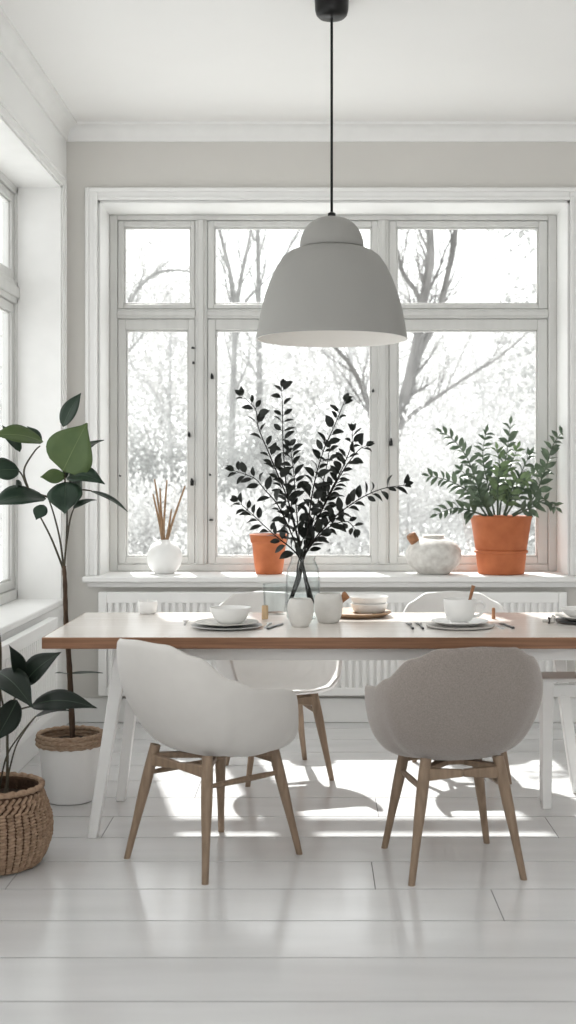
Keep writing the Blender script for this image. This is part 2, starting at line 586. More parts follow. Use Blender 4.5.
si.build('window_sill', M_trim, W2, WO2, bevel=.008)
li = MB()
li.box(-1.59, XL + .001, NY1 - .012, NY1 + .001, .685, NZ1)
li.box(-1.59, XL + .001, NY0, NY1, NZ1 - .012, NZ1 + .001)
li.build('reveal_lining', M_trim, W2, WO2, smooth=False)
ca = MB()
for (o, t_, inn) in ((0.055, .012, 0.0), (0.055, .020, 0.038)):
    ca.box(XL, XL + t_, NY1 + inn, NY1 + o, .685, NZ1 + o)
    ca.box(XL, XL + t_, NY0 - o, NY1 + inn, NZ1 + inn, NZ1 + o)
ca.build('casing', M_trim, W2, WO2, bevel=.004)


# ------------------------------------------------------------------ radiators
def radiator(name, x0, x1, z0, z1, label, loc, rotz):
    """local x along the wall, local -y towards the room"""
    t = thing(name, loc, label, 'radiator', 'white column radiators', rotz)
    m = MB()
    m.box(x0 + .04, x1 - .04, -.034, -.004, z0 + .04, z1 - .05)
    m.build('back_panel', M_rad, t, bevel=.004)
    m = MB()
    m.box(x0 + .045, x1 - .045, -.051, -.006, z1 - .060, z1)
    m.box(x0 + .045, x1 - .045, -.051, -.006, z0, z0 + .045)
    m.box(x0, x0 + .045, -.052, -.004, z0, z1)
    m.box(x1 - .045, x1, -.052, -.004, z0, z1)
    m.build('header', M_rad, t, bevel=.004)
    m = MB()
    n = int((x1 - x0 - .09) / .0378)
    st = (x1 - x0 - .09) / n
    for i in range(n):
        xc = x0 + .045 + st * (i + .5)
        m.box(xc - st * .30, xc + st * .30, -.050, -.030, z0 + .04, z1 - .055)
    m.build('fins', M_rad, t, bevel=.003, smooth=False)
    for xv in (x0 + .08,):
        m = MB()
        m.lathe([(.009, .001), (.009, z0 + .01)], 12, (xv, -.03, 0))
        m.build('pipe', M_rad, t)
    return t


radiator('radiator', -1.17, 1.36, .155, .715, 'long white ribbed radiator below the wide window', (0, YB - .020, 0), 0)
radiator('radiator', -.85, .62, .16, .635, 'short white ribbed radiator under the left niche window', (XL + .020, 5.57, 0), PI / 2)

# ------------------------------------------------------------------ pendant lamp
PLY = 5.0
PLX = (331.7 - CX) * PLY / F
pl = thing('pendant_lamp', (PLX, PLY, ZC), 'large grey domed pendant lamp on black cord above the table', 'lamp')
m = MB()
m.lathe([(0.001, 0), (.069, 0), (.067, -.042), (.062, -.060), (.052, -.070), (.012, -.074), (0.001, -.074)], 40)
m.build('ceiling_canopy', M_black, pl)
zt = H + (CY - 217) * PLY / F - ZC
m = MB()
m.tube([(0, 0, -.07), (0, 0, -.5), (0, 0, zt - .002)], .0055, 10)
m.build('cord', M_cord, pl)
m = MB()
m.lathe([(.016, zt - .004), (.016, zt + .014), (.007, zt + .020)], 20)
m.build('cord_grip', M_black, pl)
S = PLY / F


def lz(py):
    return H + (CY - py) * S - ZC


prof = [(.001, 217), (8, 217.6), (15, 219.6), (21.5, 223.5), (26.5, 229), (30, 236), (31.8, 244), (31.5, 248)]
prof = [(max(r * S, .001), lz(p)) for r, p in prof]
m = MB()
m.lathe(prof + [(.118, lz(248.5))], 56, cap0=False, cap1=False)
m.build('shade_cap', M_lamp, pl, solid=.004, sub=1, angle=60)
prof = [(30.5, 248.6), (35, 249.6), (42, 252.6), (48.5, 257.5), (55.5, 268), (61.5, 281), (66.5, 295), (70.5, 310), (73.3, 325), (75, 335.5), (75.4, 339.5)]
prof = [(r * S, lz(p)) for r, p in prof]
m = MB()
m.lathe(prof, 72, cap0=False, cap1=False)
m.build('lamp_shade', M_lamp, pl, angle=60)
ipr = [(r - .006, z) for r, z in prof]
m = MB()
m.lathe([(.001, prof[0][1] - .008)] + [(r, z - .006 if i == 0 else z) for i, (r, z) in enumerate(ipr)] + [prof[-1]], 72, cap0=False, cap1=False)
m.build('shade_lining', M_lampin, pl, angle=60)
m = MB()
m.lathe([(.001, lz(250)), (.028, lz(250)), (.028, lz(262)), (.02, lz(264)), (.001, lz(264))], 24)
m.build('socket', M_black, pl)
m = MB()
m.lathe([(.014, lz(262)), (.018, lz(266)), (.042, lz(276)), (.050, lz(284)), (.044, lz(293)), (.022, lz(299)), (.001, lz(300))], 28, cap0=False)
m.build('bulb', M_bulb, pl)

# ------------------------------------------------------------------ dining table
TZ = .75
TX0, TX1, TY0, TY1 = -.990, 1.32, 4.49, 5.34
tb = thing('dining_table', (.15, 4.9, 0), 'long dining table with pale wood top, brown edge and white splayed legs', 'table')
TO = (.15, 4.9, 0)
m = MB()
m.box(TX0 + .004, TX1 - .004, TY0 + .004, TY1 - .004, TZ - .012, TZ)
m.build('tabletop', M_top, tb, TO, bevel=.002)
m = MB()
m.box(TX0, TX1, TY0, TY1, TZ - .042, TZ - .0005)
m.build('edge_band', M_edge, tb, TO, bevel=.003)
m = MB()
m.box(TX0 + .27, TX1 - .30, TY0 + .10, TY0 + .125, TZ - .098, TZ - .042)
m.box(TX0 + .27, TX1 - .30, TY1 - .21, TY1 - .185, TZ - .098, TZ - .042)
m.box(TX0 + .27, TX0 + .295, TY0 + .10, TY1 - .185, TZ - .098, TZ - .042)
m.box(TX1 - .325, TX1 - .30, TY0 + .10, TY1 - .185, TZ - .098, TZ - .042)
m.build('apron', M_wpaint, tb, TO, bevel=.003)
for (xt, xf, yt, yf) in ((-.715, -.822, 4.63, 4.585), (-.715, -.800, 5.07, 5.115), (.985, 1.085, 4.63, 4.585), (1.005, 1.105, 5.20, 5.24)):
    m = MB()
    m.beam((xt, yt, TZ - .042), (xf, yf, 0), (.052, .055), (.037, .045), (0, 1, 0))
    # level the foot
    for v in m.v:
        if v.z < .05:
            v.z = 0
        elif v.z > .6:
            v.z = TZ - .042
    m.build('leg', M_wpaint, tb, TO, bevel=.004)


# ------------------------------------------------------------------ chairs
RIM = [(0, .792), (28, .786), (46, .748), (62, .668), (78, .628), (100, .616), (114, .602), (121, .578), (129, .465), (142, .425), (160, .414), (180, .410)]


def shell_mb():
    nth, nv = 120, 16
    m = MB()
    z0 = .376
    vs = [(0, .0, z0)]
    for i in range(1, nv + 1):
        t = i / nv
        for k in range(nth):
            al = 2 * PI * k / nth
            a = abs((math.degrees(al) + 180) % 360 - 180)     # 0 at the back
            sx, sy = math.sin(al), -math.cos(al)
            bb = .275 if sy < 0 else .235
            n_ = 3.0
            R = 1 / ((abs(sx) / .285) ** n_ + (abs(sy) / bb) ** n_) ** (1 / n_)
            hz = lerp_tab(RIM, a)
            an = t * PI / 2
            kk = min(1, max(0, (a - 62) / 35)) if a < 125 else max(0, 1 - (a - 125) / 30)
            kk = kk * kk * (3 - 2 * kk)
            rr = R * math.sin(an) ** (.84 - .24 * kk)
            up = (1 - math.cos(an)) ** (1.25 + .35 * kk)
            z = z0 + (hz - z0) * up
            x, y = sx * rr, sy * rr
            back = max(0, math.cos(al))
            y -= back * max(0, z - .5) * .20
            x *= 1 - .30 * max(0, z - .62) / .17 * back ** .5 * .55
            if a > 120:
                z -= .012 * max(0, t - .75) / .25
            vs.append((x, y + .0, z))
    fs = []
    for k in range(nth):
        fs.append((0, 1 + k, 1 + (k + 1) % nth))
    for i in range(nv - 1):
        for k in range(nth):
            a = 1 + i * nth + k
            b_ = 1 + i * nth + (k + 1) % nth
            fs.append((a, a + nth, b_ + nth, b_))
    m.add(vs, fs)
    return m


LEGS0 = {}
LEGS = LEGS0
for sx in (-1, 1):
    for sy in (-1, 1):
        LEGS0[(sx, sy)] = (Vector((sx * .124, .145 if sy > 0 else -.135, .392 if sy > 0 else .396)),
                          Vector((sx * .19, .212 if sy > 0 else -.205, 0)))


def legpt(k, z):
    a, b_ = LEGS[k]
    t = (a.z - z) / a.z
    return a.lerp(b_, t)


def make_chair(label, shell_mat, loc, rotz, spread=1.0):
    global LEGS
    LEGS = {k: (Vector((a.x * spread * 1.02, a.y * spread * 1.02, a.z)) if spread != 1 else a, Vector((b_.x * spread, b_.y * spread, 0))) for k, (a, b_) in LEGS0.items()}
    t = thing('dining_chair', loc, label, 'chair', 'shell armchairs around the dining table', rotz)
    shell_mb().build('seat_shell', shell_mat, t, solid=.016, sub=1, angle=80)
    for k in LEGS:
        m = MB()
        a, b_ = LEGS[k]
        ps, rs = [], []
        for i in range(9):
            q = i / 8
            ps.append(a.lerp(b_, q))
            rs.append(.0185 + .0035 * math.sin(PI * min(1, q * 1.5)) - .0070 * q)
        m.tube(ps, rs, 14)
        for v in m.v:
            if v.z < .006:
                v.z = 0.0
        m.build('leg', M_oak, t)
    for sy in (-1, 1):
        m = MB()
        p, q = legpt((-1, sy), .345), legpt((1, sy), .345)
        c = (p + q) / 2
        for a, b_ in ((p, c), (q, c)):
            m.beam(a, b_, (.044, .022), (.024, .018), (0, 1, 0))
        m.build('rail', M_oak, t, bevel=.004)
    for sx in (-1, 1):
        m = MB()
        p, q = legpt((sx, -1), .298), legpt((sx, 1), .290)
        m.tube([p.lerp(q, s) for s in (0, .2, .5, .8, 1)], [.007, .0095, .011, .0095, .007], 10)
        m.build('stretcher', M_oak, t)
    m = MB()
    for k in LEGS:
        p = legpt(k, .360)
        m.beam(p, (0, .005, .358), (.030, .018), (.036, .020), (0, 0, 1))
    m.box(-.06, .06, -.055, .065, .352, .376)
    m.build('seat_support', M_oak, t, bevel=.003)
    return t


ch = make_chair('pale grey shell armchair seen from behind at the near left, turned rightwards', M_shell, (-.358, 4.35, 0), math.radians(-43), 1.07)
make_chair('taupe fabric armchair with its back to us at the near right', M_fabric, (.470, 4.27, 0), math.radians(9))
make_chair('white armchair across the table at the left, behind the single white bowl', M_white_shell, (-.17, 5.60, 0), math.radians(197))
make_chair('white armchair across the table at the right, behind the coffee cup', M_white_shell, (.655, 5.60, 0), math.radians(180))

# narrow stool at the right end of the table
st = thing('stool', (1.05, 5.04, 0), 'white stool with grey seat edge under the right end of the table', 'stool')
SO = (1.05, 5.04, 0)
m = MB()
m.box(.898, 1.21, 4.95, 5.13, .512, .528)
m.build('seat', mat('grey_stool_seat', (0.74, 0.74, 0.73), .85, .1, var=.05), st, SO, bevel=.004)
for (x0, x1) in ((.935, .930), (1.175, 1.19)):
    for (y0, y1) in ((4.985, 4.985), (5.10, 5.105)):
        m = MB()
        e = .014 if y0 > 5.05 else 0
        m.beam((x0 + e, y0, .512), (x1 + e, y1, 0), (.046, .030), (.036, .026), (0, 1, 0))
        for v in m.v:
            v.z = 0 if v.z < .05 else (.512 if v.z > .5 else v.z)
        m.build('leg', M_wpaint, st, SO, bevel=.003)
m = MB()
m.box(.94, 1.17, 5.03, 5.06, .44, .49)
m.build('rail', M_wpaint, st, SO, bevel=.003)


# ------------------------------------------------------------------ tableware
def onT(px_, py_, z=TZ):
    d = (H - z) * F / (py_ - CY)
    p = at(px_, py_, d)
    p.z = z
    return p


def plate_prof(r, h, t=.005):
    return [(.001, 0), (r * .55, 0), (r * .62, .003), (r, h), (r - .0005, h + t * .6), (r - .004, h + t * .5), (r * .63, t + .002), (.001, t)]


def bowl_prof(r, h, rb, t=.004):
    o = [(.001, 0), (rb, 0), (rb + .003, .004)]
    for k in range(1, 9):
        a = k / 8
        o.append((rb + .003 + (r - rb - .003) * a ** .62, .004 + (h - .004) * a ** 1.25))
    inn = [(max(.001, rr - t), zz + (.0 if i > 3 else .003)) for i, (rr, zz) in enumerate(reversed(o[2:]))]
    inn[0] = (r - t, h)
    return o + inn + [(.001, .007)]


def lathe_thing(name, prof, m_, loc, label, cat, group=None, n=48, angle=50):
    o = MB().lathe(prof, n).build(name, m_, angle=angle)
    o.location = loc
    return tag(o, label, cat, group)


# left place setting
c = onT(227, 627.5)
lathe_thing('plate', plate_prof(.137, .008), M_greyplate, c, 'grey flat dinner plate, the lower one under the left bowl', 'plate', 'plates on the table')
c2 = c + Vector((0, .004, .0095))
lathe_thing('plate', plate_prof(.122, .012), M_stone, c2 + Vector((0, 0, .0)), 'pale plate lying on the grey dinner plate under the left bowl', 'plate', 'plates on the table')
c3 = c + Vector((.012, .01, .0155))
lathe_thing('bowl', bowl_prof(.080, .062, .040), M_china, c3, 'single white bowl on two plates at the left place setting', 'bowl', 'white bowls on the table')

# right place setting
c = onT(460, 627)
lathe_thing('plate', plate_prof(.130, .005), mat('sand_stoneware', (0.50, 0.475, 0.45), .5, .35, var=.08, scale=30), c,
            'flat sand-coloured plate beneath the cup and saucer', 'plate', 'plates on the table')
lathe_thing('saucer', plate_prof(.110, .016), M_china, c + Vector((0, .01, .0065)), 'wide white saucer under the coffee cup', 'saucer')
cp = thing('coffee_cup', c + Vector((0, .012, .0125)), 'white coffee cup with looped handle on a saucer', 'cup')
o = [(.001, 0), (.033, 0), (.036, .003), (.034, .008), (.048, .016), (.056, .034), (.060, .060), (.063, .095), (.062, .0965), (.060, .095), (.056, .06), (.051, .034), (.042, .020), (.001, .018)]
MB().lathe(o, 48).build('cup_body', M_china, cp)
m = MB()
m.tube(bez([(.059, 0, .078), (.082, 0, .084), (.096, 0, .070), (.090, 0, .048), (.072, 0, .030), (.050, 0, .028)], 6), .0055, 10)
m.build('handle', M_china, cp)
sp = MB()
b0 = c + Vector((.030, .012, .095))
sp.tube([b0 + Vector((-.010, 0, -.055)), b0 + Vector((0.008, 0, .004)), b0 + Vector((.024, 0, .065))], [.004, .0055, .0075], 10)
tag(sp.build('stirring_spoon', M_knobwood), 'brown wooden stick leaning in the coffee cup', 'spoon')

# far right place setting
c = onT(586, 622.5)
lathe_thing('plate', plate_prof(.128, .008), M_darkplate, c, 'dark plate, the lower one at the right end of the table', 'plate', 'plates on the table')
lathe_thing('plate', plate_prof(.122, .018), M_stone, c + Vector((0, .003, .0095)), 'pale plate on the dark plate at the right end', 'plate', 'plates on the table')
lathe_thing('bowl', bowl_prof(.098, .040, .05), M_china, c + Vector((0, .01, .0155)), 'white low bowl on pale plate at the right end', 'bowl', 'white bowls on the table')
nk = thing('napkin', onT(549, 624), 'small gathered linen napkin beside the right-hand plates', 'napkin')
m = MB()
for k in range(6):
    a = k / 6 * 2 * PI
    m.tube(bez([(-.022 + .004 * math.cos(a), .004 * math.sin(a), .012), (-.004, .002 * math.sin(a), .013),
                (.010 + .003 * math.cos(a), .012 * math.sin(a), .016 + .008 * math.cos(a)), (.020, .020 * math.sin(a), .022 + .012 * math.cos(a))], 4),
           [.006] * 4 + [.004] * 4 + [.006] * 4 + [.008], 8)
for v in m.v:
    v.z = max(v.z, .0005)
m.build('cloth', M_linen, nk)
m = MB()
m.tube([(.0, .011 * math.cos(k / 16 * 2 * PI), .0145 + .011 * math.sin(k / 16 * 2 * PI)) for k in range(17)], .0032, 8)
m.build('napkin_ring', M_darkwood, nk)


def knife(loc, ang, m_, label, group, L=.20):
    m = MB()
    m.beam((0, -L * .5, .004), (0, -L * .02, .0035), (.012, .006), (.010, .006), (0, 0, 1))
    n = 7
    vs, fs = [], []
    for i in range(n):
        t = i / (n - 1)
        yv = -L * .02 + L * .52 * t
        wv = .016 * (1 - max(0, t - .7) / .3 * .85)
        vs += [(-.006, yv, .0028), (-.006 + wv, yv, .0028), (-.006 + wv, yv, .0046), (-.006, yv, .0046)]
    for i in range(n - 1):
        for k in range(4):
            k2 = (k + 1) % 4
            fs.append((i * 4 + k, i * 4 + k2, i * 4 + 4 + k2, i * 4 + 4 + k))
    fs += [(3, 2, 1, 0), tuple(range(4 * n - 4, 4 * n))]
    m.add(vs, fs)
    for v in m.v:
        v.z -= .0008
    o = m.build('table_knife', m_, bevel=.0006)
    o.location = loc
    o.rotation_euler = (0, 0, ang)
    return tag(o, label, 'knife', group)


def fork(loc, ang, m_, label, group, L=.19):
    m = MB()
    m.tube([(0, -L * .5, .004), (0, -L * .2, .0045), (0, L * .15, .004), (0, L * .22, .004)], [.0055, .004, .003, .004], 8)
    m.beam((0, L * .2, .004), (0, L * .30, .004), (.010, .003), (.023, .003), (0, 0, 1))
    for i in range(4):
        xx = -.0096 + i * .0064
        m.tube([(xx, L * .29, .004), (xx, L * .40, .0035), (xx, L * .5, .0045)], [.0021, .0019, .0010], 6)
    o = m.build('table_fork', m_)
    o.location = loc
    o.rotation_euler = (0, 0, ang)
    return tag(o, label, 'fork', group)


G = 'cutlery on the table'
fork(onT(187, 623) + Vector((-.006, 0, 0)), math.radians(4), M_steel, 'steel fork to the left of the grey dinner plate', G, .17)
knife(onT(276, 626.5), math.radians(-16), M_dsteel, 'black knife right of the grey dinner plate', G, .20)
fork(onT(269.5, 626) + Vector((-.008, 0, 0)), math.radians(-4), M_steel, 'slim fork between the grey plate and the black knife', G, .18)
fork(onT(410.5, 626.5), math.radians(1), M_dsteel, 'dark fork farther from the coffee cup, outer of the left pair', G, .19)
fork(onT(420.5, 626.5), math.radians(1), M_dsteel, 'dark fork nearer the sand plate, inner of the left pair', G, .19)
knife(onT(498.5, 626.5), math.radians(4), M_steel, 'steel knife close to the right side of the sand plate', G, .16)
fork(onT(507, 626.5), math.radians(9), M_dsteel, 'dark fork outside the steel knife on the right of the cup', G, .16)
o = MB().lathe([(.001, 0), (.007, 0), (.0085, .004), (.0065, .018), (.0075, .036), (.006, .046), (.001, .047)], 16).build('wooden_peg', M_knobwood)
o.location = onT(493.5, 619)
tag(o, 'tiny brown wooden peg standing right of the coffee cup', 'peg')

# candle cup
c = onT(147.5, 613.5)
cc = thing('tealight_holder', c, 'small white squarish tealight cup alone at the left table end', 'candle holder', rotz=.2)
m = MB()
n = 40
prof = [(.001, 0), (.030, 0), (.037, .006), (.041, .024), (.042, .046), (.040, .054), (.037, .055), (.035, .050), (.034, .030), (.001, .028)]
m.lathe(prof, n)
for v in m.v:
    a = math.atan2(v.y, v.x)
    k = (abs(math.cos(a)) ** 4 + abs(math.sin(a)) ** 4) ** -.25
    s = 1 + (k - 1) * .75
    v.x *= s
    v.y *= s
m.build('cup_body', M_china, cc)
MB().lathe([(.001, .028), (.028, .028), (.028, .046), (.001, .046)], 24).build('candle', M_bulb, cc)
MB().tube([(0, 0, .045), (.001, 0, .062)], .0015, 6).build('wick', M_bulb, cc)

# two stoneware cups
prof = [(.001, 0), (.030, 0), (.034, .003), (.043, .022), (.050, .050), (.0525, .072), (.050, .092), (.043, .106), (.040, .109), (.038, .107), (.041, .098),
        (.044, .080), (.042, .06), (.001, .05)]
lathe_thing('stoneware_cup', prof, M_stone, onT(300.5, 626.5), 'egg-shaped pale stoneware cup standing nearest, without wooden handle', 'cup', 'stoneware cups before the vase', angle=70)
c = onT(328.5, 622.5)
sc = thing('stoneware_cup', c, 'pale stoneware cup with a wooden spout beside the round board', 'cup', 'stoneware cups before the vase')
prof = [(.001, 0), (.036, 0), (.042, .004), (.052, .030), (.057, .062), (.0575, .088), (.054, .106), (.046, .116), (.042, .117), (.041, .114), (.046, .100), (.048, .08), (.001, .05)]
MB().lathe(prof, 48).build('cup_body', M_stone, sc, angle=70)
m = MB()
m.tube([(.050, -.004, .080), (.058, -.005, .094), (.070, -.006, .110), (.075, -.006, .114)], [.007, .012, .018, .015], 14)
m.build('spout', M_knobwood, sc)

# round board and two bowls
c = onT(357, 616)
br = .143
lathe_thing('serving_board', [(.001, 0), (br - .035, 0), (br - .02, .004), (br, .016), (br - .001, .021), (br - .006, .022), (br - .022, .016), (.001, .015)], M_board, c,
            'round brown wooden board carrying two white bowls', 'board', n=64)
c2 = c + Vector((.052, .015, .0152))
bp = [(.001, 0), (.058, 0), (.066, .005), (.074, .022), (.079, .036), (.0775, .038), (.075, .036), (.069, .022), (.060, .010), (.001, .008)]
lathe_thing('bowl', bp, M_china, c2, 'white bowl on the round board, the lower of two stacked', 'bowl', 'white bowls on the table')
lathe_thing('bowl', [(r * 1.02, z) for r, z in bp], M_china, c2 + Vector((0, 0, .0285)), 'white bowl on the round board, the upper of two stacked', 'bowl', 'white bowls on the table')

# tumbler and wooden block
c = onT(275, 614)
lathe_thing('glass_tumbler', [(.001, 0), (.044, 0), (.046, .002), (.052, .130), (.0505, .131), (.049, .129), (.0435, .008), (.001, .008)], M_vase, c,
            'empty clear glass tumbler left of the glass vase', 'glass')
c = onT(265, 619)
wb = MB()
wb.box(-.013, .013, -.013, .013, 0, .056)
o = wb.build('wooden_block', M_block, bevel=.003)
o.location = c
tag(o, 'small upright light wooden block before the clear tumbler', 'block')

# glass vase with branches
VD = 5.10
VX = (303 - CX) * VD / F
va = thing('glass_vase', (VX, VD, TZ), 'clear glass vase standing on the table holding dark leafy branches', 'vase')
pr = [(.001, 0), (.062, 0), (.068, .006), (.069, .03), (.070, .17), (.066, .205), (.056, .228), (.050, .240), (.053, .256)]
pin = [(r - .003, z) for r, z in reversed(pr[2:])] + [(.001, .012)]
MB().lathe(pr + pin, 56).build('vase_body', M_vase, va)
MB().lathe([(.001, .0125), (.0635, .0125), (.0655, .03), (.0665, .095), (.001, .095)], 48).build('water', M_water, va)


def sprig(root, mbs, mbl, path, r0, r1, llen, lw, step, jit, start=.25, depth_n=(0, -1, .35), ends=True):
    pts = bez(path, 8)
    n = len(pts)
    mbs.tube(pts, [r0 + (r1 - r0) * i / (n - 1) for i in range(n)], 7)
    L_ = 0
    acc = [0]
    for a, b_ in zip(pts, pts[1:]):
        L_ += (b_ - a).length
        acc.append(L_)
    s = L_ * start
    k = 0
    while s < L_:
        i = max(j for j in range(n - 1) if acc[j] <= s)
        t = (s - acc[i]) / max(1e-6, acc[i + 1] - acc[i])
        p = pts[i].lerp(pts[i + 1], t)
        d = (pts[i + 1] - pts[i]).normalized()
        side = d.cross(Vector((0, -1, 0)))
        if side.length < .1:
            side = Vector((1, 0, 0))
        side.normalize()
        sg = 1 if k % 2 else -1
        for sg in ((sg,) if jit.random() < .45 else (1, -1)):
            dirv = (d * jit.uniform(.25, .9) + side * sg * jit.uniform(.7, 1.1) + Vector((0, jit.uniform(-.6, .6), jit.uniform(-.15, .35)))).normalized()
            ll = llen * jit.uniform(.7, 1.15) * (1 - .25 * s / L_)
            nn = Vector(depth_n) + Vector((jit.uniform(-.8, .8), jit.uniform(-.3, .6), jit.uniform(-.1, 1.6)))
            mbl.leaf(p + dirv * .008, p + dirv * (ll + .008), ll * lw * jit.uniform(.85, 1.1), nn, curl=jit.uniform(.02, .14), fold=jit.uniform(.1, .5), nt=6, nw=1, tp=.2)
            mbs.tube([p, p + dirv * .012], .0012, 5, cap=False)
        s += step * jit.uniform(.7, 1.25)
        k += 1
    if ends:
        d = (pts[-1] - pts[-3]).normalized()
        for q in range(3):
            dirv = (d + Vector((jit.uniform(-1.1, 1.1), jit.uniform(-.5, .5), jit.uniform(-.3, .4)))).normalized()
            mbl.leaf(pts[-1], pts[-1] + dirv * llen * .6, llen * .6 * lw, Vector(depth_n) + Vector((jit.uniform(-.6, .6), 0, .3)), nt=5, nw=1)


jit = random.Random(21)
stems = [
    [(309, 603, 0), (304, 575, 0), (300, 548, 0), (289, 503, -.03), (272, 460, -.05), (259, 428, -.06), (256, 410, -.06), (243, 397, -.07)],
    [(313, 601, .02), (306, 578, .01), (300, 548, .01), (288, 500, .03), (283, 450, .05), (282, 405, .06), (281, 386, .07)],
    [(291, 603, -.02), (299, 577, -.01), (305, 552, 0), (312, 495, -.04), (322, 455, -.07), (334, 427, -.09), (344, 403, -.10)],
    [(289, 605, .03), (297, 578, .01), (307, 550, .01), (325, 503, .06), (342, 470, .10), (352, 445, .12), (353, 430, .12)],
    [(288, 607, -.01), (296, 580, 0), (306, 552, 0), (330, 521, -.03), (357, 500, -.06), (380, 489, -.09), (403, 485, -.11)],
    [(314, 603, -.02), (307, 580, -.01), (299, 552, -.01), (280, 508, -.06), (266, 490, -.09), (255, 478, -.10), (236, 471, -.11)],
    [(311, 604, .01), (305, 582, .01), (298, 556, .02), (273, 535, .07), (252, 516, .10), (236, 502, .12)],
    [(312, 604, .02), (307, 580, 0), (301, 552, -.01), (296, 505, -.01), (294, 475, 0), (290, 446, 0)],
    [(289, 604, .02), (300, 580, .01), (305, 555, 0), (326, 530, .04), (346, 522, .07), (356, 530, .09)],
    [(290, 604, 0), (297, 580, 0), (304, 552, .02), (316, 510, .05), (326, 470, .08), (330, 447, .09)],
    [(288, 604, -.01), (296, 580, 0), (302, 552, .03), (338, 480, .05), (357, 452, .03), (366, 446, .02)],
]
for i, sgm in enumerate(stems):
    pts = [at(a, b_, VD) + Vector((0, dz, 0)) for a, b_, dz in sgm]
    for p in pts:
        p.z = max(p.z, TZ + .02)
    lab = ['dark leafy branch in the vase leaning left to the upper left tip', 'tallest dark upright branch in the glass vase',
           'dark branch in the vase rising right to its upper tip', 'thick dark branch in the vase behind the upper right one',
           'dark branch in the vase reaching farthest right', 'dark branch in the vase arching to the far left',
           'dark branch in the vase bending low over the small terracotta pot', 'short dark upright branch in the middle of the vase',
           'low dark branch in the vase drooping to the lower right', 'dense dark branch in the vase just right of its middle',
           'dark branch in the vase with its tip between the two right ones'][i]
    root = thing('leafy_branch', pts[0], lab, 'branch', 'cut branches in the glass vase')
    s_, l_ = MB(), MB()
    sprig(root, s_, l_, pts, .0042, .0014, (.066), .56, .035, jit, start=.40 if i < 10 else .46)
    s_.build('stem', M_vstem, root, pts[0])
    l_.build('leaves', M_leafV, root, pts[0])

# ------------------------------------------------------------------ things on the wide sill
SZ = .80
vx = (164.5 - CX) * 6.90 / F
v = thing('round_vase', (vx, 6.90, SZ), 'round matt white vase holding brown reeds on the window sill', 'vase')
R_ = .098
prof = [(.001, 0), (.050, 0), (.055, .003)]
for k in range(1, 13):
    a = -PI / 2 + .58 + (PI - .58 - .34) * k / 12
    prof.append((R_ * math.cos(a), .088 + R_ * 1.02 * math.sin(a)))
top = prof[-1]
prof += [(top[0] - .001, top[1] + .006), (top[0] - .006, top[1] + .006), (top[0] - .006, top[1] - .02), (.001, .05)]
MB().lathe(prof, 56).build('vase_body', M_rough if False else M_planter, v, angle=60)
reeds = [((162, 540), (154.5, 479)), ((163, 540), (167, 480)), ((162, 541), (153, 494)), ((167, 541), (185, 486)), ((165, 541), (171.5, 509)), ((166, 541), (183, 492)), ((164, 541), (161, 512)), ((164, 540), (160, 488))]
rl = ['brown reed leaning farthest left in the white vase, tallest of the left ones', 'tall upright brown reed in the white vase', 'shorter outer brown reed on the left of the white vase',
      'brown reed leaning farthest right in the white vase', 'short brown reed right of the middle in the white vase', 'thin brown reed just inside the rightmost one',
      'shortest brown reed at the middle of the white vase', 'brown reed left of the upright one in the white vase']
for i, (a, b_) in enumerate(reeds):
    p, q = at(a[0], a[1], 6.90), at(b_[0], b_[1], 6.90 + .012 * (i - 3.5))
    p = p + (p - q).normalized() * .06
    p.x = vx + (p.x - vx) * .6
    p.y = 6.90 + (i - 3.5) * -.002
    m = MB()
    m.tube(bez([p, p.lerp(q, .5) + Vector((.004 * (-1) ** i, 0, 0)), q], 4), [.0065, .007, .007, .0065, .006, .006, .0055, .005, .0045], 8)
    tag(m.build('reed_stick', M_reed), rl[i], 'reed', 'reeds in the round white vase')

# small terracotta pot
pot_x = (269 - CX) * 6.88 / F
pt = thing('terracotta_pot', (pot_x, 6.88, SZ), 'small terracotta pot on the sill behind the branches', 'pot', 'terracotta pots on the sill')
prof = [(.001, 0), (.070, 0), (.074, .004), (.078, .030), (.080, .036), (.094, .165), (.097, .172), (.102, .176), (.106, .205), (.108, .219), (.104, .221), (.099, .217), (.094, .185), (.001, .184)]
MB().lathe(prof, 56).build('pot_body', M_terra, pt)
MB().lathe([(.001, .186), (.093, .186), (.001, .196)], 32).build('soil', M_soil, pt)

# round ceramic jug
jx = (433.5 - CX) * 6.875 / F
jg = thing('ceramic_jug', (jx, 6.875, SZ), 'squat rough white ceramic jug with brown wooden spout on the sill', 'jug')
prof = [(.001, 0), (.080, 0), (.088, .004), (.120, .030), (.145, .062), (.156, .098), (.152, .130), (.134, .160), (.108, .182), (.080, .195), (.058, .200), (.056, .207), (.062, .213),
        (.058, .217), (.045, .214), (.040, .203), (.001, .2025)]
MB().lathe(prof, 64).build('jug_body', M_rough, jg, angle=60)
m = MB()
m.tube([(-.098, -.028, .168), (-.112, -.032, .190), (-.126, -.036, .213), (-.131, -.037, .222)], [.026, .028, .029, .024], 20)
m.build('spout', M_knobwood, jg, angle=60)

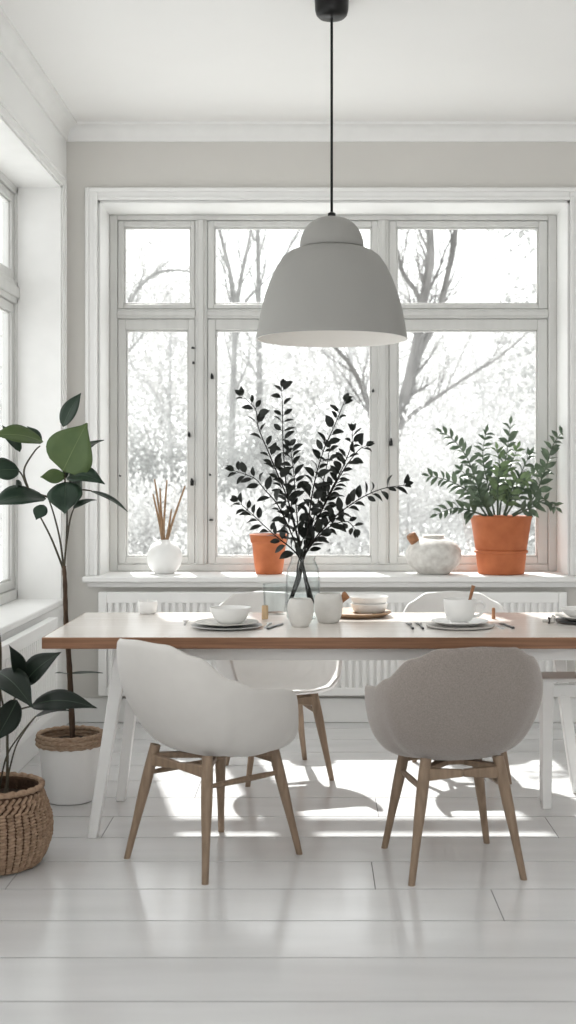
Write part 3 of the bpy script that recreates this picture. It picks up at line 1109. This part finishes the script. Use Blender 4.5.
# big terracotta pot with glossy fronds
bx_ = (501 - CX) * 6.88 / F
pt = thing('potted_plant', (bx_, 6.88, SZ), 'large terracotta pot of glossy green fronds on the right of the sill', 'potted plant')
PO = (bx_, 6.88, SZ)
prof = [(r, z * .955) for r, z in [(.001, 0), (.122, 0), (.127, .004), (.139, .112), (.138, .120), (.148, .124), (.149, .130), (.148, .136), (.138, .140), (.142, .148), (.166, .312), (.170, .324), (.173, .332), (.170, .337), (.164, .332), (.158, .300), (.001, .298)]]
MB().lathe(prof, 64).build('pot_body', M_terra, pt)
MB().lathe([(.001, .287), (.157, .287), (.08, .298), (.001, .304)], 32).build('soil', M_soil, pt)
fronds = [
    ([(489, 516), (478, 488), (466, 458), (452, 440), (441, 433)], -.05),
    ([(487, 516), (470, 493), (450, 481), (430, 476)], .03),
    ([(485, 516), (468, 510), (452, 508), (436, 514)], -.06),
    ([(498, 515), (500, 490), (507, 455), (511, 424)], .02),
    ([(504, 515), (513, 490), (521, 470), (528, 455)], -.05),
    ([(512, 515), (532, 500), (545, 470), (553, 445), (564, 430)], .0),
    ([(512, 516), (530, 507), (542, 500), (552, 507)], -.08),
    ([(495, 515), (488, 480), (484, 455), (488, 432)], .06),
    ([(500, 515), (505, 485), (514, 462), (520, 448)], .07),
    ([(493, 516), (482, 495), (470, 478), (462, 470)], .05),
    ([(506, 516), (520, 495), (532, 478), (545, 468)], .05),
    ([(497, 515), (496, 488), (497, 465), (494, 450)], -.09),
    ([(503, 515), (508, 495), (513, 480), (522, 480)], -.10),
    ([(491, 516), (480, 500), (476, 490), (468, 492)], -.10),
]
jit = random.Random(5)
s_, l_ = MB(), MB()
for path, dy in fronds:
    n = len(path)
    s1 = MB()
    pts = [at(a, b_, 6.88) + Vector((0, dy * (i / (n - 1)) * 1.0 + .3 * dy, 0)) for i, (a, b_) in enumerate(path)]
    for p in pts:
        p.y = min(p.y, 7.00)
    f_l = MB()
    pp = bez(pts, 8)
    nn = len(pp)
    s1.tube(pp, [.006 - .0045 * i / (nn - 1) for i in range(nn)], 7)
    s1.build('stem', M_gstem if False else MATS['glossy_frond_leaf'], pt, PO)
    tot = sum((b_ - a).length for a, b_ in zip(pp, pp[1:]))
    step = .034
    run = 0
    nxt = tot * .22
    for i in range(nn - 1):
        seg = (pp[i + 1] - pp[i])
        ln = seg.length
        while run + ln >= nxt:
            p = pp[i] + seg * ((nxt - run) / ln)
            d = seg.normalized()
            side = d.cross(Vector((0, -1, .2))).normalized()
            for sg in (-1, 1):
                dirv = (d * .65 + side * sg * jit.uniform(.6, .95) + Vector((0, jit.uniform(-.5, .5), jit.uniform(-.55, .25)))).normalized()
                if p.y + dirv.y * .08 > 7.02:
                    dirv.y = -abs(dirv.y)
                ll = .084 * jit.uniform(.75, 1.15) * (1.1 - .45 * nxt / tot)
                f_l.leaf(p, p + dirv * ll, ll * .43, Vector((jit.uniform(-.7, .7), -1, jit.uniform(.2, 2.0))), curl=jit.uniform(.04, .14), fold=.35, nt=6, nw=1)
            nxt += step * jit.uniform(.85, 1.15)
        run += ln
    d = (pp[-1] - pp[-4]).normalized()
    f_l.leaf(pp[-1], pp[-1] + d * .05, .02, (0, -1, .5), nt=5, nw=1)
    f_l.build('frond', M_leafZ if path[0][0] not in (500, 503, 497) else M_leafY, pt, PO)

# ------------------------------------------------------------------ tall leafy plant in the white planter
PD = 5.12
ppx = (70.5 - CX) * PD / F
tp = thing('potted_plant', (ppx, PD, 0), 'tall broad-leaved green plant in white planter with rope collar', 'potted plant')
TPO = (ppx, PD, 0)
MB().lathe([(.001, 0), (.090, 0), (.098, .004), (.106, .03), (.131, .226), (.129, .233), (.121, .233), (.1, .22), (.001, .215)], 64).build('planter', M_planter, tp)
cl = MB()
for k, (rr, zz) in enumerate([(.131, .238), (.132, .255), (.129, .271)]):
    cl.tube([(rr * math.cos(a / 60 * 2 * PI), rr * math.sin(a / 60 * 2 * PI), zz + .002 * math.sin(a * 2.1)) for a in range(61)], [.0105 + .001 * math.sin(a * 3.0) for a in range(61)], 10, cap=False)
cl.build('rope_collar', M_rope, tp)
MB().lathe([(.001, .240), (.124, .240), (.06, .248), (.001, .252)], 40).build('soil', M_soil, tp)


def midrib(lm, lf, m_, off, cols=7):
    pts = [lm.v[i * cols + cols // 2].copy() for i in range(len(lm.v) // cols)]
    r = MB()
    r.tube(pts, [.0022 - .0014 * i / (len(pts) - 1) for i in range(len(pts))], 6)
    r.build('midrib', m_, lf, off)


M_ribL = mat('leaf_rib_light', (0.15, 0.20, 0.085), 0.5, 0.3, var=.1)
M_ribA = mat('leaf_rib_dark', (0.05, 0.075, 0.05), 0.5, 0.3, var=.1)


def tpp(px_, py_, dy=0):
    return at(px_, py_, PD + dy)


s_ = MB()
tr = [tpp(73, 738), tpp(71, 700), tpp(69, 660), tpp(66, 620), tpp(65, 585), tpp(64, 566)]
tr[0].z = .225
pp = bez(tr, 6)
s_.tube(pp, [.0125 - .004 * i / (len(pp) - 1) + .0008 * math.sin(i * 1.9) for i in range(len(pp))], 10)
s_.build('trunk', M_bark, tp, TPO)
branches = [
    [(64, 568, 0), (66, 545, .0), (67, 515, .0), (65, 480, .0), (66, 462, .0), (72, 445, .02)],
    [(64, 570, 0), (60, 540, .03), (54, 515, .05), (48, 497, .06)],
    [(63, 568, 0), (52, 540, -.03), (42, 520, -.05), (38, 513, -.05)],
    [(66, 545, 0), (70, 520, -.02), (74, 508, -.03)],
    [(48, 497, .06), (30, 490, .04), (22, 475, .02), (18, 470, .0)],
    [(66, 495, .0), (80, 490, .05), (92, 491, .06)],
    [(28, 488, .04), (24, 470, .08), (34, 452, .08), (40, 446, .07)],
]
for b_ in branches:
    m = MB()
    pts = bez([tpp(*q) for q in b_], 6)
    m.tube(pts, [.0048 - .002 * i / (len(pts) - 1) for i in range(len(pts))], 7)
    m.build('branch', M_gstem, tp, TPO)
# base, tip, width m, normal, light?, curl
Lv = [
    ((63, 427, .02), (81, 393, .05), .085, (-.5, -1, .2), 0, .06),
    ((63, 471, -.02), (87, 423, -.06), .225, (-.15, -1, .25), 1, .02),
    ((43, 442, .06), (-9, 436, -.05), .115, (0, -.75, .75), 1, .10),
    ((72, 462, 0), (104, 440, .10), .075, (-.2, -.45, .9), 0, .10),
    ((65, 476, -.05), (40, 477, -.10), .062, (0, -1, .15), 1, .04),
    ((67, 478, -.02), (105, 484, -.10), .095, (.1, -.8, .8), 0, .16),
    ((66, 482, -.04), (65, 514, -.12), .145, (0, -1, .3), 0, .05),
    ((90, 491, .06), (128, 512, .03), .040, (0, -.3, 1), 0, .08),
    ((19, 470, 0), (-14, 472, -.08), .110, (.1, -.9, .5), 0, .06),
    ((46, 499, .05), (-12, 507, -.06), .130, (.1, -.65, .85), 0, .14),
    ((44, 505, -.04), (36, 520, -.08), .060, (0, -1, .2), 0, .03),
    ((73, 509, -.03), (97, 500, .04), .050, (0, -.35, 1), 0, .10),
    ((40, 444, .07), (27, 426, .12), .055, (.3, -.6, .8), 0, .05),
    ((20, 452, .04), (2, 425, .12), .060, (.4, -.7, .5), 0, .05),
    ((70, 470, .02), (77, 505, .10), .090, (.6, -.5, .4), 0, .06),
    ((16, 480, .0), (20, 497, .06), .050, (.5, -.5, .4), 0, .04),
    ((64, 480, .0), (68, 446, .03), .045, (.8, -.6, .0), 0, .02),
]
Lv.append(((69, 674, 0), (103, 673, .02), .050, (0, -.05, 1), 0, .015))
Lv.append(((69, 674, 0), (55, 673, -.05), .035, (0, -.05, 1), 0, .015))
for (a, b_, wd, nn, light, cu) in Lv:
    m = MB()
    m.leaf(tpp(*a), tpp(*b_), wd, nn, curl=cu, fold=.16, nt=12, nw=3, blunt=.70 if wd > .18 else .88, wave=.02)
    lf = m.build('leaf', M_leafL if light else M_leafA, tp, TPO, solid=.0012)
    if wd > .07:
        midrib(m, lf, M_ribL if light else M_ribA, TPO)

# ------------------------------------------------------------------ dark plant in the woven basket
BD = 4.26
bxx = (-4 - CX) * BD / F
bk = thing('potted_plant', (bxx, BD, 0), 'dark green plant in a brown woven basket at the left edge', 'potted plant')
BO = (bxx, BD, 0)
prof = [(.135, 0), (.150, .012), (.170, .045), (.184, .085), (.190, .125), (.186, .165), (.174, .205), (.162, .235), (.156, .258), (.152, .268)]
MB().lathe([(r - .007, z) for r, z in prof], 72, cap0=False, cap1=False).build('basket_wall', M_basketdark, bk, solid=.006, angle=180)


def basket_r(z):
    for pa, pb in zip(prof, prof[1:]):
        if z <= pb[1] + 1e-9:
            return pa[0] + (pb[0] - pa[0]) * (z - pa[1]) / (pb[1] - pa[1])
    return prof[-1][0]


# the weave: columns of short twined strands, and a slanted row below the rim
m = MB()
jit = random.Random(31)
ncol, nrow = 42, 23


def strand(c, tx, tz, tn, a, b_, dd):
    vs, fs = [], []
    nu, nv_ = 8, 5
    for i in range(nv_ + 1):
        ph = -PI / 2 + PI * i / nv_
        for k in range(nu):
            th_ = 2 * PI * k / nu
            sx_ = abs(math.cos(ph)) ** .6
            vs.append(c + tx * (a * math.sin(ph)) + tz * (b_ * sx_ * math.cos(th_)) + tn * (dd * sx_ * math.sin(th_)))
    for i in range(nv_):
        for k in range(nu):
            fs.append((i * nu + k, i * nu + (k + 1) % nu, (i + 1) * nu + (k + 1) % nu, (i + 1) * nu + k))
    m.add(vs, fs)


for k in range(ncol):
    for i in range(nrow):
        z = .008 + (.252 - .008) * (i + .5) / nrow
        slant = i >= nrow - 4
        t = 2 * PI * (k + (.5 if (i // 2) % 2 and slant else 0) + jit.uniform(-.06, .06)) / ncol
        r0 = basket_r(z)
        sl = (basket_r(min(z + .01, .268)) - basket_r(max(z - .01, 0))) / .02
        er = Vector((math.cos(t), math.sin(t), 0))
        et = Vector((-math.sin(t), math.cos(t), 0))
        tz = (Vector((0, 0, 1)) + er * sl).normalized()
        tn = et.cross(tz).normalized()
        an = jit.uniform(-.12, .12) + (.75 if slant else .16)
        tx = et * math.cos(an) + tz * math.sin(an)
        tz2 = tz * math.cos(an) - et * math.sin(an)
        strand(er * (r0 - .002) + Vector((0, 0, z)), tx, tz2, tn, 2 * PI * r0 / ncol * (.46 if not slant else .52), .0062, .0075 * jit.uniform(.8, 1.15))
m.build('weave', M_basket, bk, angle=180)
MB().lathe([(.001, .002), (.138, .002), (.138, .008), (.001, .008)], 40).build('basket_base', M_basket, bk)
cl = MB()
cl.tube([(.155 * math.cos(a / 72 * 2 * PI), .155 * math.sin(a / 72 * 2 * PI), .270 + .002 * math.sin(a * 2.4)) for a in range(73)], [.010 + .0015 * math.sin(a * 2.0) for a in range(73)], 10, cap=False)
cl.build('basket_rim', M_basket, bk)
MB().lathe([(.001, .215), (.155, .215), (.14, .226), (.001, .234)], 40).build('soil', M_soil, bk)


def bp_(px_, py_, dy=0):
    return at(px_, py_, BD + dy)


def root_z(p, z=.222):
    p.z = z
    return p


for pts, r0, r1 in (
        ([root_z(bp_(7, 796, -.02)), bp_(7.5, 760, -.02), bp_(8, 725, -.02), bp_(14, 700, -.02), bp_(24, 684, -.02)], .0055, .003),
        ([root_z(bp_(-4, 796, .0)), bp_(-3, 750, .0), bp_(-1.5, 690, .0), bp_(-1.5, 640, .0), bp_(-14, 590, .0)], .010, .008),
        ([root_z(bp_(-2, 792, .03)), bp_(6, 758, .02), bp_(20, 735, .0), bp_(34, 718, -.01)], .0035, .0022),
        ([root_z(bp_(2, 792, -.05)), bp_(14, 752, -.05), bp_(24, 732, -.06), bp_(36, 716, -.07)], .0035, .0022),
        ([bp_(8, 725, -.02), bp_(14, 712, -.05), bp_(32, 706, -.06)], .004, .003),
        ([bp_(8, 730, -.02), bp_(12, 712, -.08), bp_(16, 702, -.10)], .004, .003),
        ([bp_(8, 728, -.02), bp_(2, 700, -.03), bp_(-2, 676, -.04)], .004, .003)):
    m = MB()
    q = bez(pts, 6)
    m.tube(q, [r0 + (r1 - r0) * i / (len(q) - 1) for i in range(len(q))], 8)
    m.build('stem', M_gstem, bk, BO)
for (a, b_, wd, nn, cu, fo) in (
        ((24, 683, -.02), (9, 645, -.10), .060, (.8, -.8, .2), .03, .25),
        ((24, 684, -.02), (61, 652, -.06), .090, (-.35, -1, .45), .10, .30),
        ((31, 706, -.06), (97, 708, -.10), .085, (0, -.75, .75), .16, .15),
        ((-3, 672, -.04), (33, 708, -.16), .105, (.35, -.85, .6), .14, .20),
        ((17, 700, -.10), (-6, 742, -.20), .085, (.7, -.9, .2), .04, .20),
        ((35, 717, -.07), (71, 711, -.05), .030, (0, -.35, 1), .12, .10),
        ((-2, 676, -.04), (-30, 700, -.10), .10, (0, -1, .5), .08, .2),
        ((-14, 592, 0), (-46, 560, -.02), .10, (.2, -1, .3), .05, .2),
        ((-14, 592, 0), (-44, 606, -.08), .09, (.2, -1, .5), .08, .2)):
    m = MB()
    m.leaf(bp_(*a), bp_(*b_), wd, nn, curl=cu, fold=fo, nt=12, nw=3, blunt=.85, wave=.02)
    lf = m.build('leaf', M_leafB, bk, BO, solid=.0012)
    if wd > .07:
        midrib(m, lf, M_ribA, BO)

# ------------------------------------------------------------------ the garden outside
GZ = -.7
g = MB()
n = 40
vs, fs = [], []
rg = random.Random(3)
for j in range(n + 1):
    for i in range(n + 1):
        x = -45 + 90 * i / n
        yv = 7.3 + 70 * j / n
        vs.append((x, yv, GZ + (rg.uniform(-.12, .12) + max(0, yv - 20) * .03 if j else 0)))
for j in range(n):
    for i in range(n):
        a = j * (n + 1) + i
        fs.append((a, a + 1, a + n + 2, a + n + 1))
g.add(vs, fs)
struct(g.build('ground', M_ground), 'pale garden ground outside the windows', 'ground')


def twigs(m, p, d, L, r, lev, rg, spread=.6):
    """a limb with forking twigs"""
    n = 5
    pts = [p]
    cur = d.normalized()
    for i in range(n):
        cur = (cur + Vector((rg.uniform(-1, 1), rg.uniform(-1, 1), rg.uniform(-.6, .9))) * .16).normalized()
        pts.append(pts[-1] + cur * L / n)
    m.tube(pts, [r * (1 - .65 * i / n) for i in range(n + 1)], 5 if lev < 2 else 4, cap=False)
    if lev <= 0:
        return
    for i in range(1, n + 1):
        for _ in range(1 if i < n else 2):
            if rg.random() < .85:
                dd = (pts[i] - pts[i - 1]).normalized()
                nd = (dd + Vector((rg.uniform(-1, 1), rg.uniform(-1, 1), rg.uniform(-.5, .9))) * spread).normalized()
                twigs(m, pts[i], nd, L * rg.uniform(.42, .65), r * (1 - .65 * i / n) * .6, lev - 1, rg, spread)


def tree(name, d, limbs, label, seed, lev=2, twig=1.0, m_=None):
    """limbs: list of (path in photo pixels, start radius px, end radius px)"""
    rg = random.Random(seed)
    twig *= 1.6
    m = MB()
    s = d / F
    for path, r0, r1 in limbs:
        pts = [at(a, b_, d) + Vector((0, rg.uniform(-.5, .5) * (i > 0), 0)) for i, (a, b_) in enumerate(path)]
        if path[0][1] > 560:
            pts[0].z = GZ + .1
        q = bez(pts, 5)
        n = len(q)
        rr = [(r0 + (r1 - r0) * i / (n - 1)) * s for i in range(n)]
        m.tube(q, rr, 8)
        for i in range(n // 3, n, 2):
            dd = (q[min(i + 1, n - 1)] - q[i - 1]).normalized()
            nd = (dd + Vector((rg.uniform(-1, 1), rg.uniform(-1, 1), rg.uniform(-.2, .9))) * .8).normalized()
            twigs(m, q[i], nd, twig * rg.uniform(.5, 1.1), max(rr[i] * .38, .007), lev, rg)
        twigs(m, q[-1], (q[-1] - q[-2]), twig, rr[-1], lev, rg)
    o = m.build('bare_tree', m_ or M_bark_far)
    return tag(o, label, 'tree', 'bare trees in the garden')


tree('bare_tree', 21.0, [
    ([(384, 640), (389, 500), (398, 430), (408, 385), (417, 345), (423, 305), (428, 265), (430, 225), (432, 170)], 8, 3),
    ([(410, 380), (420, 352), (436, 320), (446, 285), (454, 240), (462, 190)], 4.5, 2),
    ([(423, 310), (416, 290), (405, 272), (396, 255), (388, 225)], 3, 1.5),
    ([(398, 428), (415, 412), (440, 395), (462, 380), (492, 362)], 2.8, 1),
    ([(389, 500), (378, 440), (366, 395), (350, 365), (330, 345)], 4.5, 1.5),
], 'thick forked bare tree seen through the right tall pane', 11, 2, .75, M_bark_dark)
tree('bare_tree', 24.0, [
    ([(228, 640), (230, 500), (232, 400), (236, 330), (234, 290), (226, 255), (218, 225)], 4, 1.6),
    ([(236, 310), (243, 275), (249, 240), (252, 210)], 2.4, 1.3),
    ([(234, 330), (246, 300), (262, 285)], 1.6, .8),
], 'bare tree at the left side of the middle panes', 12, 2, .8)
tree('bare_tree', 25.0, [
    ([(262, 640), (260, 480), (259, 380), (258, 320), (259, 270), (258, 220)], 4, 2),
    ([(259, 330), (270, 290), (280, 262), (292, 240)], 2, 1),
], 'slender upright bare tree left of the pendant lamp', 13, 2, .8)
tree('bare_tree', 23.0, [
    ([(92, 640), (96, 480), (108, 380), (118, 330), (135, 298), (155, 277), (175, 268), (195, 272)], 4, .9),
    ([(110, 372), (126, 350), (140, 340), (148, 325)], 2, .8),
], 'thin bare tree leaning into the narrow left panes', 14, 2, .6)
tree('bare_tree', 25.5, [
    ([(180, 640), (176, 500), (168, 420), (172, 370), (168, 330)], 3, 1.2),
    ([(168, 420), (150, 385), (136, 370)], 2, .8),
], 'distant small bare tree in the narrow left lower pane', 15, 2, .9, M_bark_pale)
tree('bare_tree', 24.5, [
    ([(484, 640), (486, 500), (484, 440), (483, 405)], 2.4, 1.2),
    ([(484, 450), (500, 410), (508, 385)], 1.6, .7),
], 'small thin bare tree behind the terracotta pot plant', 16, 2, .7, M_bark_pale)
tree('bare_tree', 22.5, [
    ([(330, 640), (325, 520), (332, 450), (345, 400), (352, 365), (345, 330)], 3.5, 1.5),
    ([(345, 400), (362, 392), (371, 372)], 2.5, 1),
], 'bare tree behind the leafy branches in the middle pane', 17, 2, .9, M_bark_pale)


def shrub(c, rx, ry, rz, count, size, seed, label, m_, group='garden shrubs'):
    rg = random.Random(seed)
    count = int(count * 1.9)
    size *= .68
    root = thing('shrub', (c[0], c[1], GZ), label, 'shrub', group)
    lm, sm = MB(), MB()
    lobes = []
    for _ in range(9):
        a = rg.uniform(0, 2 * PI)
        q = rg.uniform(.2, .75)
        lobes.append((Vector((c[0] + rx * q * math.cos(a), c[1] + ry * q * math.sin(a), GZ + rz * rg.uniform(.25, .8))), rg.uniform(.35, .6)))
    for lc, k in lobes:
        p0 = Vector((c[0] + rg.uniform(-.2, .2), c[1] + rg.uniform(-.2, .2), GZ + .05))
        sm.tube(bez([p0, p0.lerp(lc, .5) + Vector((rg.uniform(-.2, .2), 0, .1)), lc], 4), [.04 - .003 * i for i in range(9)], 5)
        for _ in range(count // 9):
            v = Vector((rg.gauss(0, 1), rg.gauss(0, 1), rg.gauss(0, 1))).normalized() * (rg.random() ** .45)
            p = lc + Vector((v.x * rx * k, v.y * ry * k, v.z * rz * k * .75))
            if p.z < GZ + .05:
                p.z = GZ + .05 + rg.random() * .2
            d = (v + Vector((rg.uniform(-.8, .8), rg.uniform(-.8, .8), rg.uniform(-.3, .8)))).normalized()
            lm.leaf(p, p + d * size * rg.uniform(.7, 1.4), size * .55, (rg.uniform(-1, 1), rg.uniform(-1, .4), rg.uniform(-.2, 1)), nt=2, nw=1, curl=.1)
    sm.build('stem', M_bark_pale, root, (c[0], c[1], GZ))
    lm.build('foliage', m_, root, (c[0], c[1], GZ), smooth=False)


shrub((-2.3, 15.0), 1.5, 1.4, 2.0, 5000, .10, 1, 'low haze-pale shrub seen through the narrow left pane', M_hazeleaf)
shrub((-1.9, 19.5), 1.6, 1.4, 3.2, 4500, .12, 2, 'greyer taller shrub behind the reeds vase', M_greyleaf)
shrub((-.6, 14.5), 1.4, 1.3, 1.75, 5000, .10, 3, 'low haze-pale shrub behind the small terracotta pot', M_hazeleaf)
shrub((-1.0, 22.5), 1.7, 1.5, 3.3, 4000, .13, 4, 'grey shrub at the left of the middle pane', M_greyleaf)
shrub((1.2, 17.0), 1.8, 1.4, 2.6, 5000, .11, 5, 'haze-pale rounded shrub behind the white jug', M_hazeleaf)
shrub((.75, 11.0), .8, .7, 1.38, 3800, .065, 6, 'dark low shrub just outside behind the white jug', M_greyleaf)
shrub((1.85, 11.3), .8, .7, 1.42, 3800, .065, 7, 'dark low shrub just outside behind the large terracotta pot', M_greyleaf)
shrub((3.0, 17.5), 1.4, 1.3, 3.6, 4500, .12, 8, 'haze-pale shrub at the right edge of the right pane', M_hazeleaf)
shrub((.4, 20.0), 1.6, 1.3, 2.9, 4200, .12, 9, 'haze-pale shrub in the middle of the garden behind the branches', M_hazeleaf)

# evergreen sprays at the upper right of the right pane
rg = random.Random(77)
ev = thing('leafy_tree', (3.35, 15.5, GZ), 'leafy grey-green tree at the right edge of the right panes', 'tree')
EO = (3.35, 15.5, GZ)
sm, lm = MB(), MB()
sm.tube(bez([(3.35, 15.5, GZ), (3.3, 15.5, 1.5), (3.4, 15.5, 3.2), (3.3, 15.5, 5.0)], 5), [.10 - .004 * i for i in range(16)], 8)
for k in range(11):
    z = 2.2 + k * .26
    e = Vector((3.35 - rg.uniform(.25, .85) * (1 if rg.random() < .8 else -.7), 15.5 + rg.uniform(-.6, .6), z + rg.uniform(-.1, .3)))
    sm.tube(bez([(3.33, 15.5, z - .35), (Vector((3.33, 15.5, z - .2)) + e) / 2, e], 4), [.022 - .002 * i for i in range(9)], 5)
    for q in range(60):
        v = Vector((rg.gauss(0, .24), rg.gauss(0, .24), rg.gauss(0, .15)))
        p = e + v
        d = Vector((rg.uniform(-1, 1), rg.uniform(-1, 1), rg.uniform(-.6, .8))).normalized()
        lm.leaf(p, p + d * .10, .055, (rg.uniform(-1, 1), -1, rg.uniform(-.2, 1)), nt=2, nw=1)
sm.build('trunk', M_bark_far, ev, EO)
lm.build('foliage', M_greyleaf, ev, EO, smooth=False)

# far wood edge: countless twigs and leaves, haze put into their pale colour
rg = random.Random(99)
th = MB()
for k in range(52000):
    x = rg.uniform(-9.5, 9.5)
    yv = 27 + rg.uniform(-2.5, 5) + .04 * x * x
    hmax = 4.5 + .8 * math.sin(x * 1.3) + .5 * math.sin(x * 3.1 + 1) + .3 * math.sin(x * 6.7)
    z = GZ + .6 + (hmax + 1.2) * rg.random() ** 1.15
    p = Vector((x, yv, z))
    d = Vector((rg.uniform(-1, 1), rg.uniform(-1, 1), rg.uniform(-.5, 1))).normalized()
    th.leaf(p, p + d * rg.uniform(.10, .22), .075, (rg.uniform(-1, 1), -1, rg.uniform(-.3, 1)), nt=2, nw=1)
tag(th.build('haze_pale_thicket', M_hazeleaf, smooth=False), 'far haze-pale thicket closing the garden behind the shrubs', 'thicket', kind='stuff')

# ------------------------------------------------------------------ light
wd = bpy.data.worlds.new('bright_hazy_sky')
scene.world = wd
wd.use_nodes = True
bg = wd.node_tree.nodes['Background']
bg.inputs['Color'].default_value = (1.0, 0.995, 0.985, 1)
bg.inputs['Strength'].default_value = 2.3

sd = bpy.data.lights.new('sun', 'SUN')
sd.energy = 11.0
sd.angle = math.radians(1.0)
sd.color = (1.0, 0.975, 0.94)
so = bpy.data.objects.new('sun', sd)
COL.objects.link(so)
az = math.radians(13)
el = math.radians(43)
dirv = Vector((math.sin(az) * math.cos(el), -math.cos(az) * math.cos(el), -math.sin(el)))   # travel direction
so.rotation_euler = dirv.to_track_quat('-Z', 'Y').to_euler()
so.location = (-4, 20, 14)

# ------------------------------------------------------------------ camera
cd = bpy.data.cameras.new('camera')
cam = bpy.data.objects.new('camera', cd)
COL.objects.link(cam)
cam.location = (0, 0, H)
cam.rotation_euler = (PI / 2, 0, 0)
cd.sensor_fit = 'AUTO'
cd.sensor_width = 36
cd.lens = F / 1024 * 36
cd.shift_x = -(CX - 288) / 1024
cd.shift_y = (CY - 512) / 1024
cd.clip_end = 300
cd.dof.use_dof = True
cd.dof.focus_distance = 5.2
cd.dof.aperture_fstop = 3.5
scene.camera = cam

scene.view_settings.view_transform = 'Standard'
scene.view_settings.look = 'None'
scene.view_settings.gamma = 1
scene.view_settings.use_curve_mapping = False
scene.view_settings.exposure = -0.10
scene.cycles.max_bounces = 10
scene.cycles.diffuse_bounces = 6
scene.cycles.transparent_max_bounces = 16
